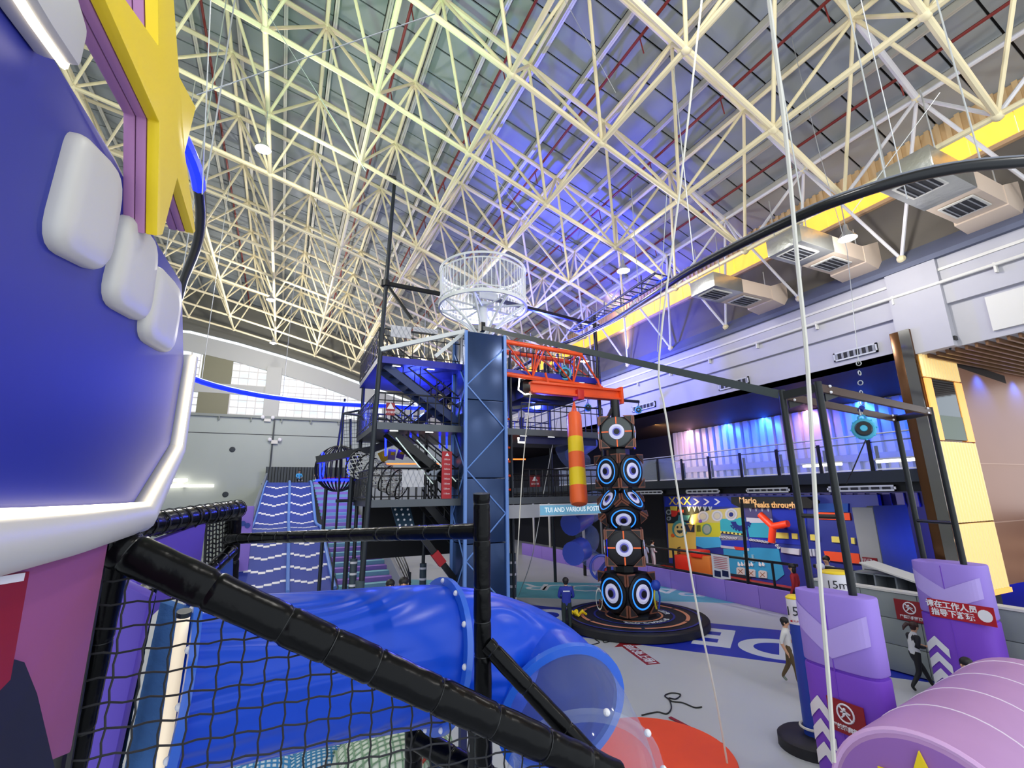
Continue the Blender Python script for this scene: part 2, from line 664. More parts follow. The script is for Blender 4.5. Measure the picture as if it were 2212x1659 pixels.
for (xa, xb, za, zb) in ((-13.4, -6.75, 11.2, 12.9), (-4.55, -2.0, 11.2, 12.9), (-13.4, -6.95, 13.7, 99), (-4.75, -2.0, 13.7, 99), (-0.85, 7.9, 11.2, 13.3), (-0.85, 7.9, 13.3, 99)):
    wn += 1
    wr = sroot('window_%d' % wn, ((xa + xb) / 2, YF, za))
    top = (lambda x, zb=zb: min(zb, rz(x) - 1.75))
    n = max(2, int((xb - xa) / 0.62))
    zt = max(top(xa), top(xb))
    for i in range(n + 1):
        x = xa + (xb - xa) * i / n
        if top(x) - za > 0.1:
            block('mullion', (x, YF + 0.1, (za + top(x)) / 2), (0.05 if i % 3 else 0.09, 0.08, top(x) - za), M_frame, wr)
    z = za
    while z < zt - 0.1:
        xe = xb
        while top(xe) < z and xe > xa:
            xe -= 0.1
        if xe - xa > 0.2:
            block('transom', ((xa + xe) / 2, YF + 0.1, z + 0.03), (xe - xa, 0.08, 0.07), M_frame, wr)
        z += 0.6
    xs = np.linspace(xa, xb, 9)
    pl = [(x, YF + 0.2, max(za + .01, top(x))) for x in xs] + [(xb, YF + 0.2, za), (xa, YF + 0.2, za)]
    B().prism(pl, (0, 0.01, 0)).done('pane', M_pane, wr)
for za, zb in ((11.15, 12.95), (13.65, 16.1)):
    B().bb((-6.8, YF + 0.02, za), (-4.6, YF + 0.2, zb)).done('blind_bay', M_shutter, fw)
for z0, z1 in ((12.9, 13.7),):
    B().bb((XL, YF, z0), (-2.0, YF + 0.3, z1)).done('spandrel', mat('upper_wall_paint', '#b9bab6'), fw)
# pale apartment houses seen washed out through the panes
M_house = mat('pale_render', '#f6f4ef', 0.8)
M_hwin = mat('house_window', '#dfe4e8', 0.4)
for k, (x, y, wd, h, lab) in enumerate(((-10, 82, 16, 24, 'pale apartment house seen through the far left panes'), (10, 90, 20, 21, 'pale apartment house seen through the far sloping window'))):
    ho = thing('apartment_house', lab, 'building', (x, y, 0))
    B().bb((x - wd / 2, y, 0), (x + wd / 2, y + 8, h)).done('wall', M_house, ho)
    for i in range(int(wd / 2.5)):
        for j in range(4, int(h / 3)):
            block('house_window', (x - wd / 2 + 1.4 + i * 2.5, y - 0.02, j * 3 + 1.5), (1.3, 0.1, 1.5), M_hwin, ho)

# ---- side wall behind the rocket and the near end (mostly out of view)
lw = B().bb((XL - 0.3, 4.0, 0), (XL, YF, 11)).done('wall_left', M_far)
struct(lw)
lw2 = B().bb((XL - 0.3, 4.0, 11.0), (XL, YF, 17.5)).done('wall_left_upper', M_far)
struct(lw2)

# ---- roof: boards between purlins
ce = sroot('ceiling', (0, 20, 17))
PX = [-15.0 + 1.53 * i for i in range(22)]        # purlin lines
near, rest = [], []
PY = [-4.0 + 1.06 * j for j in range(47)]
for i in range(len(PX) - 1):
    xa, xb = PX[i], PX[i + 1]
    for j in range(len(PY) - 1):
        cxy = ((xa + xb) / 2, PY[j] + 0.53)
        v = Vector((cxy[0], cxy[1], roofz(cxy[0]))) - CAM
        d = v.dot(fwd)
        ok = d > 1 and abs(v.dot(RGT) / d) < 1.15 and v.dot(UP) / d < 0.9
        near.append((v.length if ok else 1e6 + v.length, i, j))
near.sort()
bb = B()
for k, (dist, i, j) in enumerate(near):
    xa, xb = PX[i], PX[i + 1]
    a = Vector((xa + 0.05, 0, roofz(xa)))
    b = Vector((xb - 0.05, 0, roofz(xb)))
    R = frame3(b - a, (0, 1, 0))
    c = ((xa + xb) / 2, PY[j] + 0.53, (roofz(xa) + roofz(xb)) / 2 + 0.06 + 0.012 * ((i * 7 + j * 3) % 5) / 5)
    if k < 300:
        block('roof_board', c, ((b - a).length, 1.00, 0.05), M_roof, ce, R)
    else:
        bb.box(c, ((b - a).length, 1.00, 0.05), R)
stuff(bb.done('roof_boards', M_roof, ce))
tb = B()
for i in range(len(PX) - 1):
    xa, xb = PX[i], PX[i + 1]
    a = Vector((xa, 0, roofz(xa)))
    b = Vector((xb, 0, roofz(xb)))
    tb.box(((xa + xb) / 2, 20.5, (a.z + b.z) / 2 + 0.2), ((b - a).length, 50, 0.1), frame3(b - a, (0, 1, 0)))
tb.done('roof_skin', M_joint, ce)
for x in PX[:-1]:
    z = roofz(x)
    B().bb((x - 0.028, -4, z - 0.17), (x + 0.028, 45, z + 0.06)).bb((x + 0.035, -4, z - 0.17), (x + 0.10, 45, z - 0.13)).done('purlin', M_purlin, ce)
# sprinkler mains with drops
for i, x in enumerate((-3.8, 2.4, 5.5, 8.45, 11.6, 14.6)):
    sp = thing('sprinkler_pipe', 'dark red sprinkler pipe under the roof boards, number %s from the right wall side' % ['six', 'five', 'four', 'three', 'two', 'one'][i], 'pipe', (x, 20, roofz(x) - 0.3), 'sprinkler pipes under the roof')
    sp['label'] = ['dark red sprinkler pipe nearest the left rocket under the roof', 'dark red sprinkler pipe above the white lookout drum, left of it', 'dark red sprinkler pipe crossing the roof straight above the white drum', 'dark red sprinkler pipe right of the white drum under blue lit boards', 'dark red sprinkler pipe midway between drum and right wall', 'dark red sprinkler pipe closest to the glowing amber strip'][i]
    B().cyl((x, -4, roofz(x) - 0.32), (x, 44.8, roofz(x) - 0.32), 0.045, 8).done('pipe', M_red_pipe, sp, smooth=True)
    for y in np.arange(2.0, 44, 3.3):
        strut('sprinkler_drop', (x, y, roofz(x) - 0.32), (x + 0.1, y, roofz(x) - 0.85), 0.02, M_red_pipe, sp, 6)

# ---- space frame
sf = thing('space_frame', 'cream and white tubular space frame carrying the whole roof', 'roof truss', (0, 20, 15))
NX = [-13.65, -10.6, -7.55, -4.5, -1.45, 1.6, 4.6, 7.6, 10.7, 13.8, 16.7]
JY = list(range(-4, 11))
def ln(i, j):
    x = NX[i]
    return Vector((x, 9.05 + 0.075 * x + 3.3 * j, rz(x)))


def un(i, j):
    x = (NX[i] + NX[i + 1]) / 2
    return Vector((x, 9.05 + 0.075 * x + 3.3 * (j + 0.5), uz(x)))


mem = []
for i in range(len(NX)):
    for j in JY:
        p = ln(i, j)
        if j + 1 in JY and i < len(NX) - 1:
            mem.append(('chord', p, ln(i, j + 1), 0.075))
        if i + 1 < len(NX) - 1:
            mem.append(('chord', p, ln(i + 1, j), 0.075))
        if i + 1 < len(NX) and j + 1 in JY:
            u = un(i, j)
            if j + 2 in JY:
                mem.append(('chord', u, un(i, j + 1), 0.065))
            if i + 2 < len(NX):
                mem.append(('chord', u, un(i + 1, j), 0.085))
            for (a, b2) in ((0, 0), (1, 0), (0, 1), (1, 1)):
                mem.append(('web_tube', u, ln(i + a, j + b2), 0.05))
mem = [m_ for m_ in mem if m_[1].y > -5 and m_[2].y > -5 and m_[1].y < 45 and m_[2].y < 45]
def vis(a, b):
    d = ((a + b) / 2 - CAM)
    z = d.dot(fwd)
    if z < 1:
        return 1e6 + d.length
    if abs(d.dot(RGT) / z) > 1.25 or d.dot(UP) / z > 1.0:
        return 1e5 + d.length
    return d.length


for kind in ('chord', 'web_tube'):
    ms = sorted([m_ for m_ in mem if m_[0] == kind], key=lambda q: vis(q[1], q[2]))
    bC, bW = B(), B()
    for k, (nm, a, b, r) in enumerate(ms):
        wh = max(a.x, b.x) > 14.5
        if k < 300:
            strut(kind, a, b, r, M_white_steel if wh else M_cream, sf, 8)
        else:
            (bW if wh else bC).cyl(a, b, r, 6)
    stuff(bC.done(kind + 's', M_cream, sf, smooth=True))
    if bW.v:
        stuff(bW.done(kind + 's', M_white_steel, sf, smooth=True))
o = B().ball((0, 0, 0), 1, 8, 6).done('unit', M_cream, smooth=True)
ball_me = o.data
bpy.data.objects.remove(o)
nd = [(vis(ln(i, j), ln(i, j)), ln(i, j)) for i in range(len(NX)) for j in JY] + [(vis(un(i, j), un(i, j)), un(i, j)) for i in range(len(NX) - 1) for j in JY[:-1]]
nd.sort(key=lambda q: q[0])
for d, p in nd[:260]:
    if -5 < p.y < 45:
        place('node', ball_me, Matrix.Translation(p) @ Matrix.Scale(0.13, 4), sf)

# ---- right hand wall: grey panels, glowing strip, white beams
wr = sroot('wall_right', (XR, 20, 11))
M_greypanel = mat('grey_fabric_panel', '#625d57', 0.85, var=0.06, vscale=1.5)
B().bb((17.0, -4, 10.9), (17.2, YF, 13.34)).done('grey_wall', M_greypanel, wr)
B().bb((16.86, -4, 13.32), (17.2, YF, 13.44)).done('strip_ledge', mat('warm_ledge', '#c9a680', 0.6), wr)
B().bb((17.0, -4, 14.15), (17.2, YF, 15.3)).done('strip_upper', mat('ribbed_cream', '#d8b98a', 0.5), wr)
M_amber = mat('amber_panel', '#ffc24d', 0.5, emit=1.1, ecol='#ffb640')
for j in range(49):
    B().bb((16.92, -4 + j, 13.45), (17.02, -4 + j + 0.97, 14.15)).done('glowing_panel', M_amber, wr)
rb = B()
for j in range(196):
    rb.bb((16.94, -4 + j * 0.25, 14.18), (17.0, -4 + j * 0.25 + 0.12, 15.0))
stuff(rb.done('strip_ribs', mat('ribbed_cream', '#d8b98a'), wr))
M_blueledge = mat('slate_ledge', '#5d6378', 0.7, var=0.15, vscale=1.0)
B().prism([(16.55, -4, 10.95), (17.0, -4, 11.5), (17.0, -4, 10.8), (16.55, -4, 10.8)], (0, 49, 0)).done('sloping_ledge', M_blueledge, wr)
M_beam = mat('beam_white', '#b6b5bc', 0.65, var=.03)
B().bb((16.7, -4, 9.42), (17.6, YF, 10.82)).done('upper_beam', M_beam, wr)
B().bb((16.82, -4, 8.17), (17.6, YF, 9.42)).done('lower_beam', M_beam, wr)
B().bb((16.66, -4, 10.42), (16.72, YF, 10.5)).done('moulding', M_offwhite, wr)
B().cyl((16.6, -4, 10.05), (16.6, YF, 10.05), 0.05, 8).done('wall_pipe', M_offwhite, wr, smooth=True)
for y in np.arange(0.2, 42, 2.4):
    block('pipe_bracket', (16.63, y, 9.97), (0.12, 0.05, 0.28), M_offwhite, wr)
for y in (6.2,):
    B().bb((16.6, y, 8.17), (16.82, y + 1.3, 10.98)).done('pilaster', M_beam, wr)
B().bb((16.75, -4, 8.35), (17.5, 5.4, 9.3)).done('recessed_panel', M_offwhite, wr)
M_vent = mat('vent_grey', '#8d9096', 0.5, 0.3)
def vent(name, lab, x, ya, yb, za, zb, grp):
    v = thing(name, lab, 'vent', (x, (ya + yb) / 2, (za + zb) / 2), grp)
    B().bb((x - 0.03, ya, za), (x + 0.03, yb, zb)).done('backing', M_darkwall, v)
    fr = B()
    for q in ((ya, yb, za, za + .05), (ya, yb, zb - .05, zb), (ya, ya + .05, za, zb), (yb - .05, yb, za, zb)):
        fr.bb((x - 0.05, q[0], q[2]), (x + 0.01, q[1], q[3]))
    fr.done('frame', mat('vent_frame', '#c3c5ca', 0.5), v)
    n = 7
    for i in range(n):
        y = ya + 0.1 + (yb - ya - 0.2) * i / (n - 1)
        block('slat', (x - 0.035, y, (za + zb) / 2), (0.03, 0.07, zb - za - 0.1), M_vent, v)
    return v


vent('air_vent', 'white louvred vent on the beam right of the hanging disc cable', 16.8, 8.15, 9.5, 8.56, 8.86, 'vents along the white beam')
vent('air_vent', 'louvred vent on the beam between cage drum and long white rope', 16.8, 12.9, 14.4, 8.56, 8.86, 'vents along the white beam')
vent('air_vent', 'small louvred vent on the beam beside the orange beam end', 16.8, 18.4, 20.2, 8.56, 8.86, 'vents along the white beam')
for k, (ya, yb, lab) in enumerate(((18.3, 20.3, 'long grille under the gallery just right of the loudspeaker totem'), (14.9, 16.8, 'long grille under the gallery above the three arrow signs'), (11.75, 13.6, 'long grille under the gallery above the gold lettered plaque'), (8.35, 10.4, 'long grille under the gallery above the grey panel booth'))):
    vent('gallery_grille', lab, 16.72, ya, yb, 4.24, 4.42, 'grilles under the gallery edge')

# ---- gallery: slab, ceiling, back wall of ribbed panels
ga = sroot('floor_gallery', (18, 20, 4.7))
B().bb((16.7, 7.3, 4.55), (22, YF, 4.83)).done('slab', M_dark, ga)
B().bb((16.62, 7.3, 4.5), (16.75, YF, 4.86)).done('edge_beam', M_dark, ga)
B().bb((16.8, 7.3, 4.22), (22, YF, 4.5)).done('service_void', M_black, ga)
gc = struct(B().prism([(16.82, 7.1, 8.17), (22, 7.1, 7.72), (22, 7.1, 8.0), (16.82, 7.1, 8.4)], (0, 37.9, 0)).done('ceiling_gallery', M_brown))
gw = sroot('wall_gallery', (21.2, 14, 6))
M_rib = mat('pearl_ribbed_sheet', '#b9bfd0', 0.35, 0.25)
o = B().prism([(21.1, 0, 4.8), (21.1, 0.10, 4.8), (20.98, 0.15, 4.8), (20.98, 0.40, 4.8), (21.1, 0.45, 4.8), (21.15, 0.45, 4.8), (21.15, 0, 4.8)], (0, 0, 2.98)).done('unit', M_rib)
me = o.data
bpy.data.objects.remove(o)
for k in range(32):
    place('ribbed_panel', me, Matrix.Translation((0, 7.4 + 0.45 * k, 0)), gw)
block('patterned_band', (20.96, 14.6, 5.55), (0.02, 14.4, 0.3), mat('band_grey', '#8f98b5', 0.5), gw)
B().bb((21.4, 21.8, 0), (21.6, YF, 8.2)).done('dark_wall', M_darkwall, gw)
B().bb((21.3, 7.2, 0), (21.5, 21.9, 4.35)).done('lower_wall', mat('indigo_wall', '#30307a', 0.6), gw)
for k in range(33):
    block('lower_rib', (21.26, 7.4 + 0.45 * k, 3.9), (0.1, 0.26, 0.5), mat('violet_rib', '#6a62a8', 0.5), gw)
# glass balustrade
gb = thing('glass_balustrade', 'clear glass balustrade with dark posts along the upper gallery', 'railing', (16.75, 14, 4.85))
M_glass = glass('balustrade_glass', '#c8d6e6', 0.12)
posts = [7.55, 8.9, 10.51, 12.1, 13.73, 15.36, 16.94, 18.57, 20.2, 21.8, 23.4, 25.0, 26.6, 28.2]
for y in posts:
    block('post', (16.72, y, 5.33), (0.05, 0.10, 0.98), M_black, gb)
for a, b in zip(posts[:-1], posts[1:]):
    block('pane', (16.76, (a + b) / 2, 5.4), (0.015, b - a - 0.16, 1.06), M_glass, gb)
    block('pane_rail', (16.76, (a + b) / 2, 4.9), (0.05, b - a - 0.16, 0.04), M_signwhite, gb)
B().tube([(16.76, 7.4, 6.0), (16.76, 29, 6.0)], 0.025, 8).done('handrail', M_wire, gb)
ib = thing('inner_railing', 'second glass railing with short posts deeper in the gallery', 'railing', (19.6, 14, 4.85))
for k in range(8):
    block('post', (19.6, 8.3 + 1.9 * k, 5.35), (0.05, 0.1, 1.0), M_black, ib)
B().tube([(19.6, 7.6, 6.0), (19.6, 22, 6.0)], 0.025, 8).done('handrail', M_black, ib)
for k, y in enumerate((9.2, 11.9)):
    t = thing('tube_light', ['white tube light behind the glass beside the nearer black frame', 'white tube light behind the glass left of the black frame'][k], 'light', (19.0, y, 5.2))
    B().cyl((19.0, y - 0.75, 5.25), (19.0, y + 0.75, 5.25), 0.05, 8).done('tube', M_neonwhite, t)
    B().bb((18.95, y - 0.8, 5.30), (19.05, y + 0.8, 5.36)).done('housing', M_offwhite, t)
    B().bb((18.98, y - 0.05, 4.83), (19.02, y + 0.05, 5.31)).done('stand', M_offwhite, t)

# ---- high bay lamps
LAB = ['bright hanging bay lamp nearest, above the rocket star', 'hanging bay lamp further along above the far slides', 'farthest hanging bay lamp by the window wall', 'hanging bay lamp glowing just over the white cage drum', 'bay lamp far along beyond the cage drum', 'bright bay lamp under the curved rail by the foil ducts', 'bay lamp hanging beside the amber strip beyond the ducts', 'bay lamp overhead above the frame', 'bay lamp overhead behind the viewer', 'bay lamp hanging in the roof above the loudspeaker totem']
M_bulb = mat('lamp_lens', '#ffffff', 0.3, emit=40.0, ecol='#fff9ee')
M_shade = mat('lamp_shade_alu', '#c9ccd0', 0.35, 0.7)
for k, b in enumerate(BAYS):
    t = thing('bay_lamp', LAB[k], 'lamp', b, 'hanging bay lamps')
    B().lathe([(0.05, 0.30), (0.07, 0.12), (0.24, -0.12), (0.235, -0.13), (0.05, 0.10)], b, n=16).done('lamp_shade', M_shade, t, smooth=True)
    B().ball((b[0], b[1], b[2] - 0.1), 0.14, 12, 8, (1, 1, .7)).done('lens', M_bulb, t, smooth=True)
    B().cyl((b[0], b[1], b[2] + 0.28), (b[0], b[1], min(rz(b[0]), 20)), 0.015, 6).done('suspension', M_wire, t)

# ---- air handling ducts sticking out of the grey wall
DL = ['foil wrapped air duct nearest, beside the curved black rail', 'foil wrapped air duct second along the grey wall', 'foil wrapped air duct third along the grey wall, bluish']
for k, (y, xn) in enumerate(((4.87, 12.6), (8.25, 13.05), (11.5, 13.15))):
    d = thing('air_duct', DL[k], 'duct', (14.6, y, 11.9), 'air ducts on the grey wall')
    za, zb = 11.35, 11.9
    B().bb((xn, y - .55, za), (14.6, y + .55, zb)).done('foil_box', M_chrome, d, bevel=0.03)
    B().bb((14.6, y - .52, za + .02), (16.3, y + .52, zb)).done('board_box', mat('duct_board', '#d9c6b4', 0.6), d)
    B().prism([(16.2, y - .54, za - .02), (17.0, y - .6, za - .22), (17.0, y - .6, zb + .3), (16.2, y - .54, zb)], (0, 1.12, 0)).done('wall_collar', mat('duct_board', '#d9c6b4'), d)
    for xa, xb in ((xn + .2, xn + 1.0), (14.9, 15.7)):
        B().bb((xa - .08, y - .36, za - .03), (xb + .08, y + .36, za)).done('grille_frame', M_offwhite, d)
        B().bb((xa, y - .3, za - .04), (xb, y + .3, za - .02)).done('grille', M_darkwall, d)
        for q in range(4):
            block('grille_bar', ((xa + xb) / 2, y - .22 + .15 * q, za - .04), (xb - xa, .03, .02), M_vent, d)
    for xx in (xn + .4, 15.9):
        strut('hanger', (xx, y - .5, zb), (xx, y - .5, rz(xx) + .9), 0.015, M_wire, d, 6)
        strut('hanger', (xx, y + .5, zb), (xx, y + .5, rz(xx) + .9), 0.015, M_wire, d, 6)

# ================================================================== BLUE COLUMN AND LOOKOUT DRUM
M_col = mat('navy_column_sheet', '#2a416a', 0.26, .45, bump=0.12, bscale=4, var=0.06)
M_coltrim = mat('light_blue_trim', '#6e97e0', 0.4)
cX0, cX1, cY0, cY1, cZ = 6.1, 7.78, 17.0, 18.5, 10.72
t = thing('steel_column', 'tall navy square column with pale blue edges and zigzag lines under the white drum', 'column', (6.95, 17.75, 0))
zs = [0, 2.6, 4.95, 7.95, cZ]
for a, b in zip(zs[:-1], zs[1:]):
    B().bb((cX0 + .03, cY0 + .03, a + .015), (cX1 - .03, cY1 - .03, b - .015)).done('cladding_panel', M_col, t, bevel=0.02)
for x in (cX0, cX1):
    for y in (cY0, cY1):
        block('corner_trim', (x, y, cZ / 2), (0.11, 0.11, cZ), M_coltrim, t)
z, k = 0.4, 0
while z < cZ - 1.0:
    z2 = min(z + 1.62, cZ - .1)
    a, b = (cX0 + .05, cX1 - .05) if k % 2 else (cX1 - .05, cX0 + .05)
    strut('zigzag_line', (a, cY0 + .01, z), (b, cY0 + .01, z2), 0.028, M_coltrim, t, 6)
    a, b = (cY0 + .05, cY1 - .05) if k % 2 else (cY1 - .05, cY0 + .05)
    strut('zigzag_line', (cX0 + .01, a, z), (cX0 + .01, b, z2), 0.028, M_coltrim, t, 6)
    z = z2
    k += 1
dx, dy, dR = 7.15, 17.8, 1.84
zt, zb = on(1050, 541, 'y', dy - dR).z, on(1050, 624, 'y', dy - dR).z
M_drum = mat('drum_white', '#dfe4e4', 0.4)
t = thing('lookout_drum', 'white round barred lookout drum on a stem above the navy column', 'lookout cage', (dx, dy, cZ))
ring = B().ring((dx, dy, zt), (0, 0, 1), dR, 0.05, 48, 8)
ring.done('top_rail', M_drum, t, smooth=True)
B().ring((dx, dy, zt - .22), (0, 0, 1), dR, 0.03, 48, 6).done('upper_rail', M_drum, t, smooth=True)
B().ring((dx, dy, zb + .22), (0, 0, 1), dR, 0.03, 48, 6).done('lower_rail', M_drum, t, smooth=True)
B().lathe([(dR - .02, 0), (dR + .06, 0), (dR + .06, .14), (dR - .02, .14), (dR - .02, 0)], (dx, dy, zb - .07), n=48).done('floor_ring', M_drum, t, smooth=True)
for k in range(64):
    a = 2 * math.pi * k / 64
    x, y = dx + dR * math.cos(a), dy + dR * math.sin(a)
    strut('baluster', (x, y, zb), (x, y, zt - (.22 if k % 8 else 0)), 0.016 if k % 8 else 0.03, M_drum, t, 6)
B().lathe([(0.3, 0), (dR - .03, 0), (dR - .03, .03), (0.3, .03), (0.3, 0)], (dx, dy, zb - .02), n=48).done('clear_floor', glass('drum_floor', '#dfeae8', 0.05, edge=.10), t)
B().lathe([(dR - .10, 0), (dR - .09, 0), (dR - .09, zt - zb - .1), (dR - .10, zt - zb - .1), (dR - .10, 0)], (dx, dy, zb), n=48).done('clear_screen', glass('drum_screen', '#e8eef0', 0.05), t)
B().lathe([(0.2, cZ), (0.2, zb), (.45, zb), (.45, zb + .12), (.2, zb + .12)], (dx, dy, 0), n=20).done('stem', M_drum, t, smooth=True)
for k in range(8):
    a = 2 * math.pi * k / 8 + .2
    u = Vector((math.cos(a), math.sin(a), 0))
    c = Vector((dx, dy, 0))
    B().tube(smooth_path([c + u * .2 + Vector((0, 0, cZ + .05)), c + u * .75 + Vector((0, 0, zb - .75)), c + u * 1.35 + Vector((0, 0, zb - .3)), c + u * dR + Vector((0, 0, zb))], 4), 0.055, 8).done('curved_leg', M_drum, t, smooth=True)
    strut('floor_spoke', c + Vector((0, 0, zb)) + u * .2, c + Vector((0, 0, zb)) + u * dR, 0.045, M_drum, t, 6)
B().bb((dx - .4, dy - .7, zb + .12), (dx + .35, dy - .62, zb + .62)).done('seat_panel', M_drum, t)

# ================================================================== CLIMBING TOWER
TY = 17.6
tw = thing('climbing_tower', 'black steel climbing tower with stairs and railings left of the navy column', 'climbing tower', (6, 20, 0))
TZ = [4.2, 6.95, 9.45]
pl_top, pl_bot = on(853, 385, 'y', TY), on(787, 1260, 'y', TY)
pl_bot.z = 0
pl_bot.x = 2.62
B().tube([pl_bot, lerp(pl_bot, pl_top, .5), pl_top], [.10, .095, .07], 10).done('corner_post', M_dark, tw, smooth=True)
B().cyl(pl_top - Vector((.25, 0, 0)), pl_top + Vector((.02, 0, 0)), .08, 8).done('post_head', M_black, tw)
q2 = on(833, 612, 'y', TY)
B().lathe([(.16, -.12), (.16, .12)], q2, n=12).done('post_collar', M_black, tw)
for (x, y, h, r) in ((8.72, 18.6, 10.3, .08), (12.75, TY, 12.6, .09), (3.0, 22.2, 10.5, .08), (6.0, 22.2, 10.5, .08), (9.0, 22.4, 10.5, .08), (12.9, 22.4, 10.5, .08), (8.3, TY, 10.3, .05)):
    B().cyl((x, y, 0), (x, y, h), r, 10).done('post', M_dark if r < .085 else M_black, tw, smooth=True)
M_deckblue = mat('deck_navy', '#1a2152', 0.5)
M_lattice = mat('white_lattice', '#cfcfd4', 0.6)
for k, z in enumerate(TZ):
    xr = 14.2 if k == 0 else 12.9
    B().bb((2.85, TY, z - .22), (xr, 22.4, z)).done('deck', M_black if k < 2 else M_deckblue, tw)
    B().bb((2.85, TY - .05, z - .24), (xr, TY, z + .02)).done('deck_edge', mat('deck_edge_grey', '#565c63', 0.4, .3) if k < 2 else mat('deck_edge_blue', '#2027a8', .4), tw)
    # railing round the deck
    for (a, b) in (((2.85, TY, z), (cX0 - .05, TY, z)), ((cX1 + 1.0, TY, z), (xr, TY, z)), ((2.85, TY, z), (2.85, 22.4, z)), ((2.85, 22.4, z), (xr, 22.4, z))):
        a, b = Vector(a), Vector(b)
        nn = max(2, int((b - a).length / .3))
        for i in range(nn + 1):
            p = a.lerp(b, i / nn)
            strut('baluster', p, p + Vector((0, 0, 1.12)), .02, M_black, tw, 6)
        for h in (1.12, .85, .12):
            strut('rail', a + Vector((0, 0, h)), b + Vector((0, 0, h)), .032 if h > 1 else .02, M_black, tw, 6)
    for i in range(7):
        block('deck_lamp', (3.6 + i * 1.35, TY + .3, z - .235), (.30, .05, .02), mat('deck_lamp_lens', '#ffffff', .4, emit=3.0), tw)
# stair flights
def flight(name, a, b, wd, par_, m, n=10, rail=True):
    a, b = Vector(a), Vector(b)
    d = b - a
    for s in (0, wd):
        B().bar(a + Vector((0, s, -.1)), b + Vector((0, s, -.1)), .05, .30).done('stringer', m, par_)
    for i in range(n):
        p = a.lerp(b, (i + .5) / n)
        block('tread', (p.x, p.y + wd / 2, p.z), (abs(d.x) / n * 1.1, wd, .04), M_dark, par_)
    if rail:
        for s in (0, wd):
            for h in (.95, .5):
                strut('rail', a + Vector((0, s, h)), b + Vector((0, s, h)), .03, M_black, par_, 6)
            for i in range(6):
                p = a.lerp(b, i / 5)
                strut('baluster', p + Vector((0, s, 0)), p + Vector((0, s, .95)), .018, M_black, par_, 6)


M_stairblue = mat('stair_navy', '#263a6e', 0.4)
flight('f', (3.2, TY + .4, 9.35), (6.6, TY + .4, 6.95), .9, tw, M_stairblue)
flight('f', (3.5, TY + .5, 6.85), (6.9, TY + .5, 4.25), .9, tw, M_black)
flight('f', (7.2, TY + 2.2, 9.35), (4.4, TY + 2.2, 6.95), .9, tw, M_black)
flight('f', (5.2, TY + 1.2, 4.1), (8.6, TY + 1.2, 0.3), .9, tw, M_black)
for p, q in (((855, 945), (935, 1045)), ((900, 950), (985, 1040))):
    B().tube([on(*p, 'y', TY + .3), on(*q, 'y', TY + .3)], .022, 6).done('light_strip', mat('pale_strip', '#dff3ec', .4, emit=.4), tw)
# upper frame above deck three
for a, b, r in (((833, 612), (950, 635), .07), ((838, 618), (890, 690), .05), ((1040, 640), (1295, 705), .07)):
    B().bar(on(*a, 'y', TY), on(*b, 'y', TY), r * 2, r * 2).done('cross_beam', M_black, tw)
B().bar(on(822, 755, 'y', TY - .1), on(1003, 716, 'y', TY - .1), .16, .16).done('white_beam', M_drum, tw)
B().bar(on(940, 770, 'y', TY - .2), on(1000, 720, 'y', TY - .2), .08, .14).done('white_brace', M_drum, tw)
for a, b in (((845, 702), (887, 732)), ((893, 706), (945, 722)), ((869, 1016), (915, 1052))):
    p, q = on(*a, 'y', TY - .08), on(*b, 'y', TY - .08)
    B().bb((p.x, TY - .1, min(p.z, q.z)), (q.x, TY - .06, max(p.z, q.z))).done('lattice_panel', M_lattice, tw)
    nb = int((q.x - p.x) / .16)
    lb = B()
    for i in range(nb):
        x = p.x + (q.x - p.x) * (i + .5) / nb
        lb.bar((x - .12, TY - .115, q.z if q.z < p.z else p.z), (x + .12, TY - .115, max(p.z, q.z)), .02, .01)
        lb.bar((x + .12, TY - .115, q.z if q.z < p.z else p.z), (x - .12, TY - .115, max(p.z, q.z)), .02, .01)
    stuff(lb.done('lattice_lines', mat('lattice_grey', '#b3b6c0', .6), tw))
for (px, py0, py1) in ((833, 925, 985), (887, 928, 946), (902, 928, 944), (950, 930, 968), (965, 928, 968), (866, 955, 975)):
    a, b = on(px, py0, 'y', TY + 1.5), on(px, py1, 'y', TY + 1.5)
    strut('neon_rod', a, b, .035, M_neonblue, tw, 6)
for (xa, xb, y) in ((835, 985, 1002), (1085, 1135, 992)):
    strut('orange_rod', on(xa, y, 'y', TY + 3), on(xb, y, 'y', TY + 3), .03, M_neonorange, tw, 6)
B().bb((8.9, TY + .1, 8.3), (11.7, TY + 3.5, 9.2)).done('black_canopy', M_black, tw, bevel=.25)
B().tube([on(1122, 818, 'y', TY), on(1120, 842, 'y', TY), on(1134, 852, 'y', TY), on(1180, 846, 'y', TY)], .03, 6).done('light_strip', M_neonwhite, tw)
B().tube([on(1165, 811, 'y', TY), on(1200, 816, 'y', TY), on(1260, 826, 'y', TY), on(1290, 823, 'y', TY)], .03, 6).done('light_strip', M_neonwhite, tw)
B().tube([on(1120, 945, 'y', TY), on(1120, 955, 'y', TY), on(1134, 956, 'y', TY)], .04, 6).done('light_strip', M_neonwhite, tw)
B().bb((8.8, TY + .2, 6.4), (12.6, TY + .3, 6.7)).done('deck_skirt', M_deckblue, tw)
for z in (6.45, 6.3):
    pass
for i in range(6):     # orange rungs
    z = on(1100, 903 + 31.0 * i, 'y', 18.2).z
    strut('orange_rung', (7.95, 18.3, z), (8.66, 18.5, z), .05, M_orange, tw, 8)
for (a, b) in (((1100, 798), (1100, 1280)),):
    pass
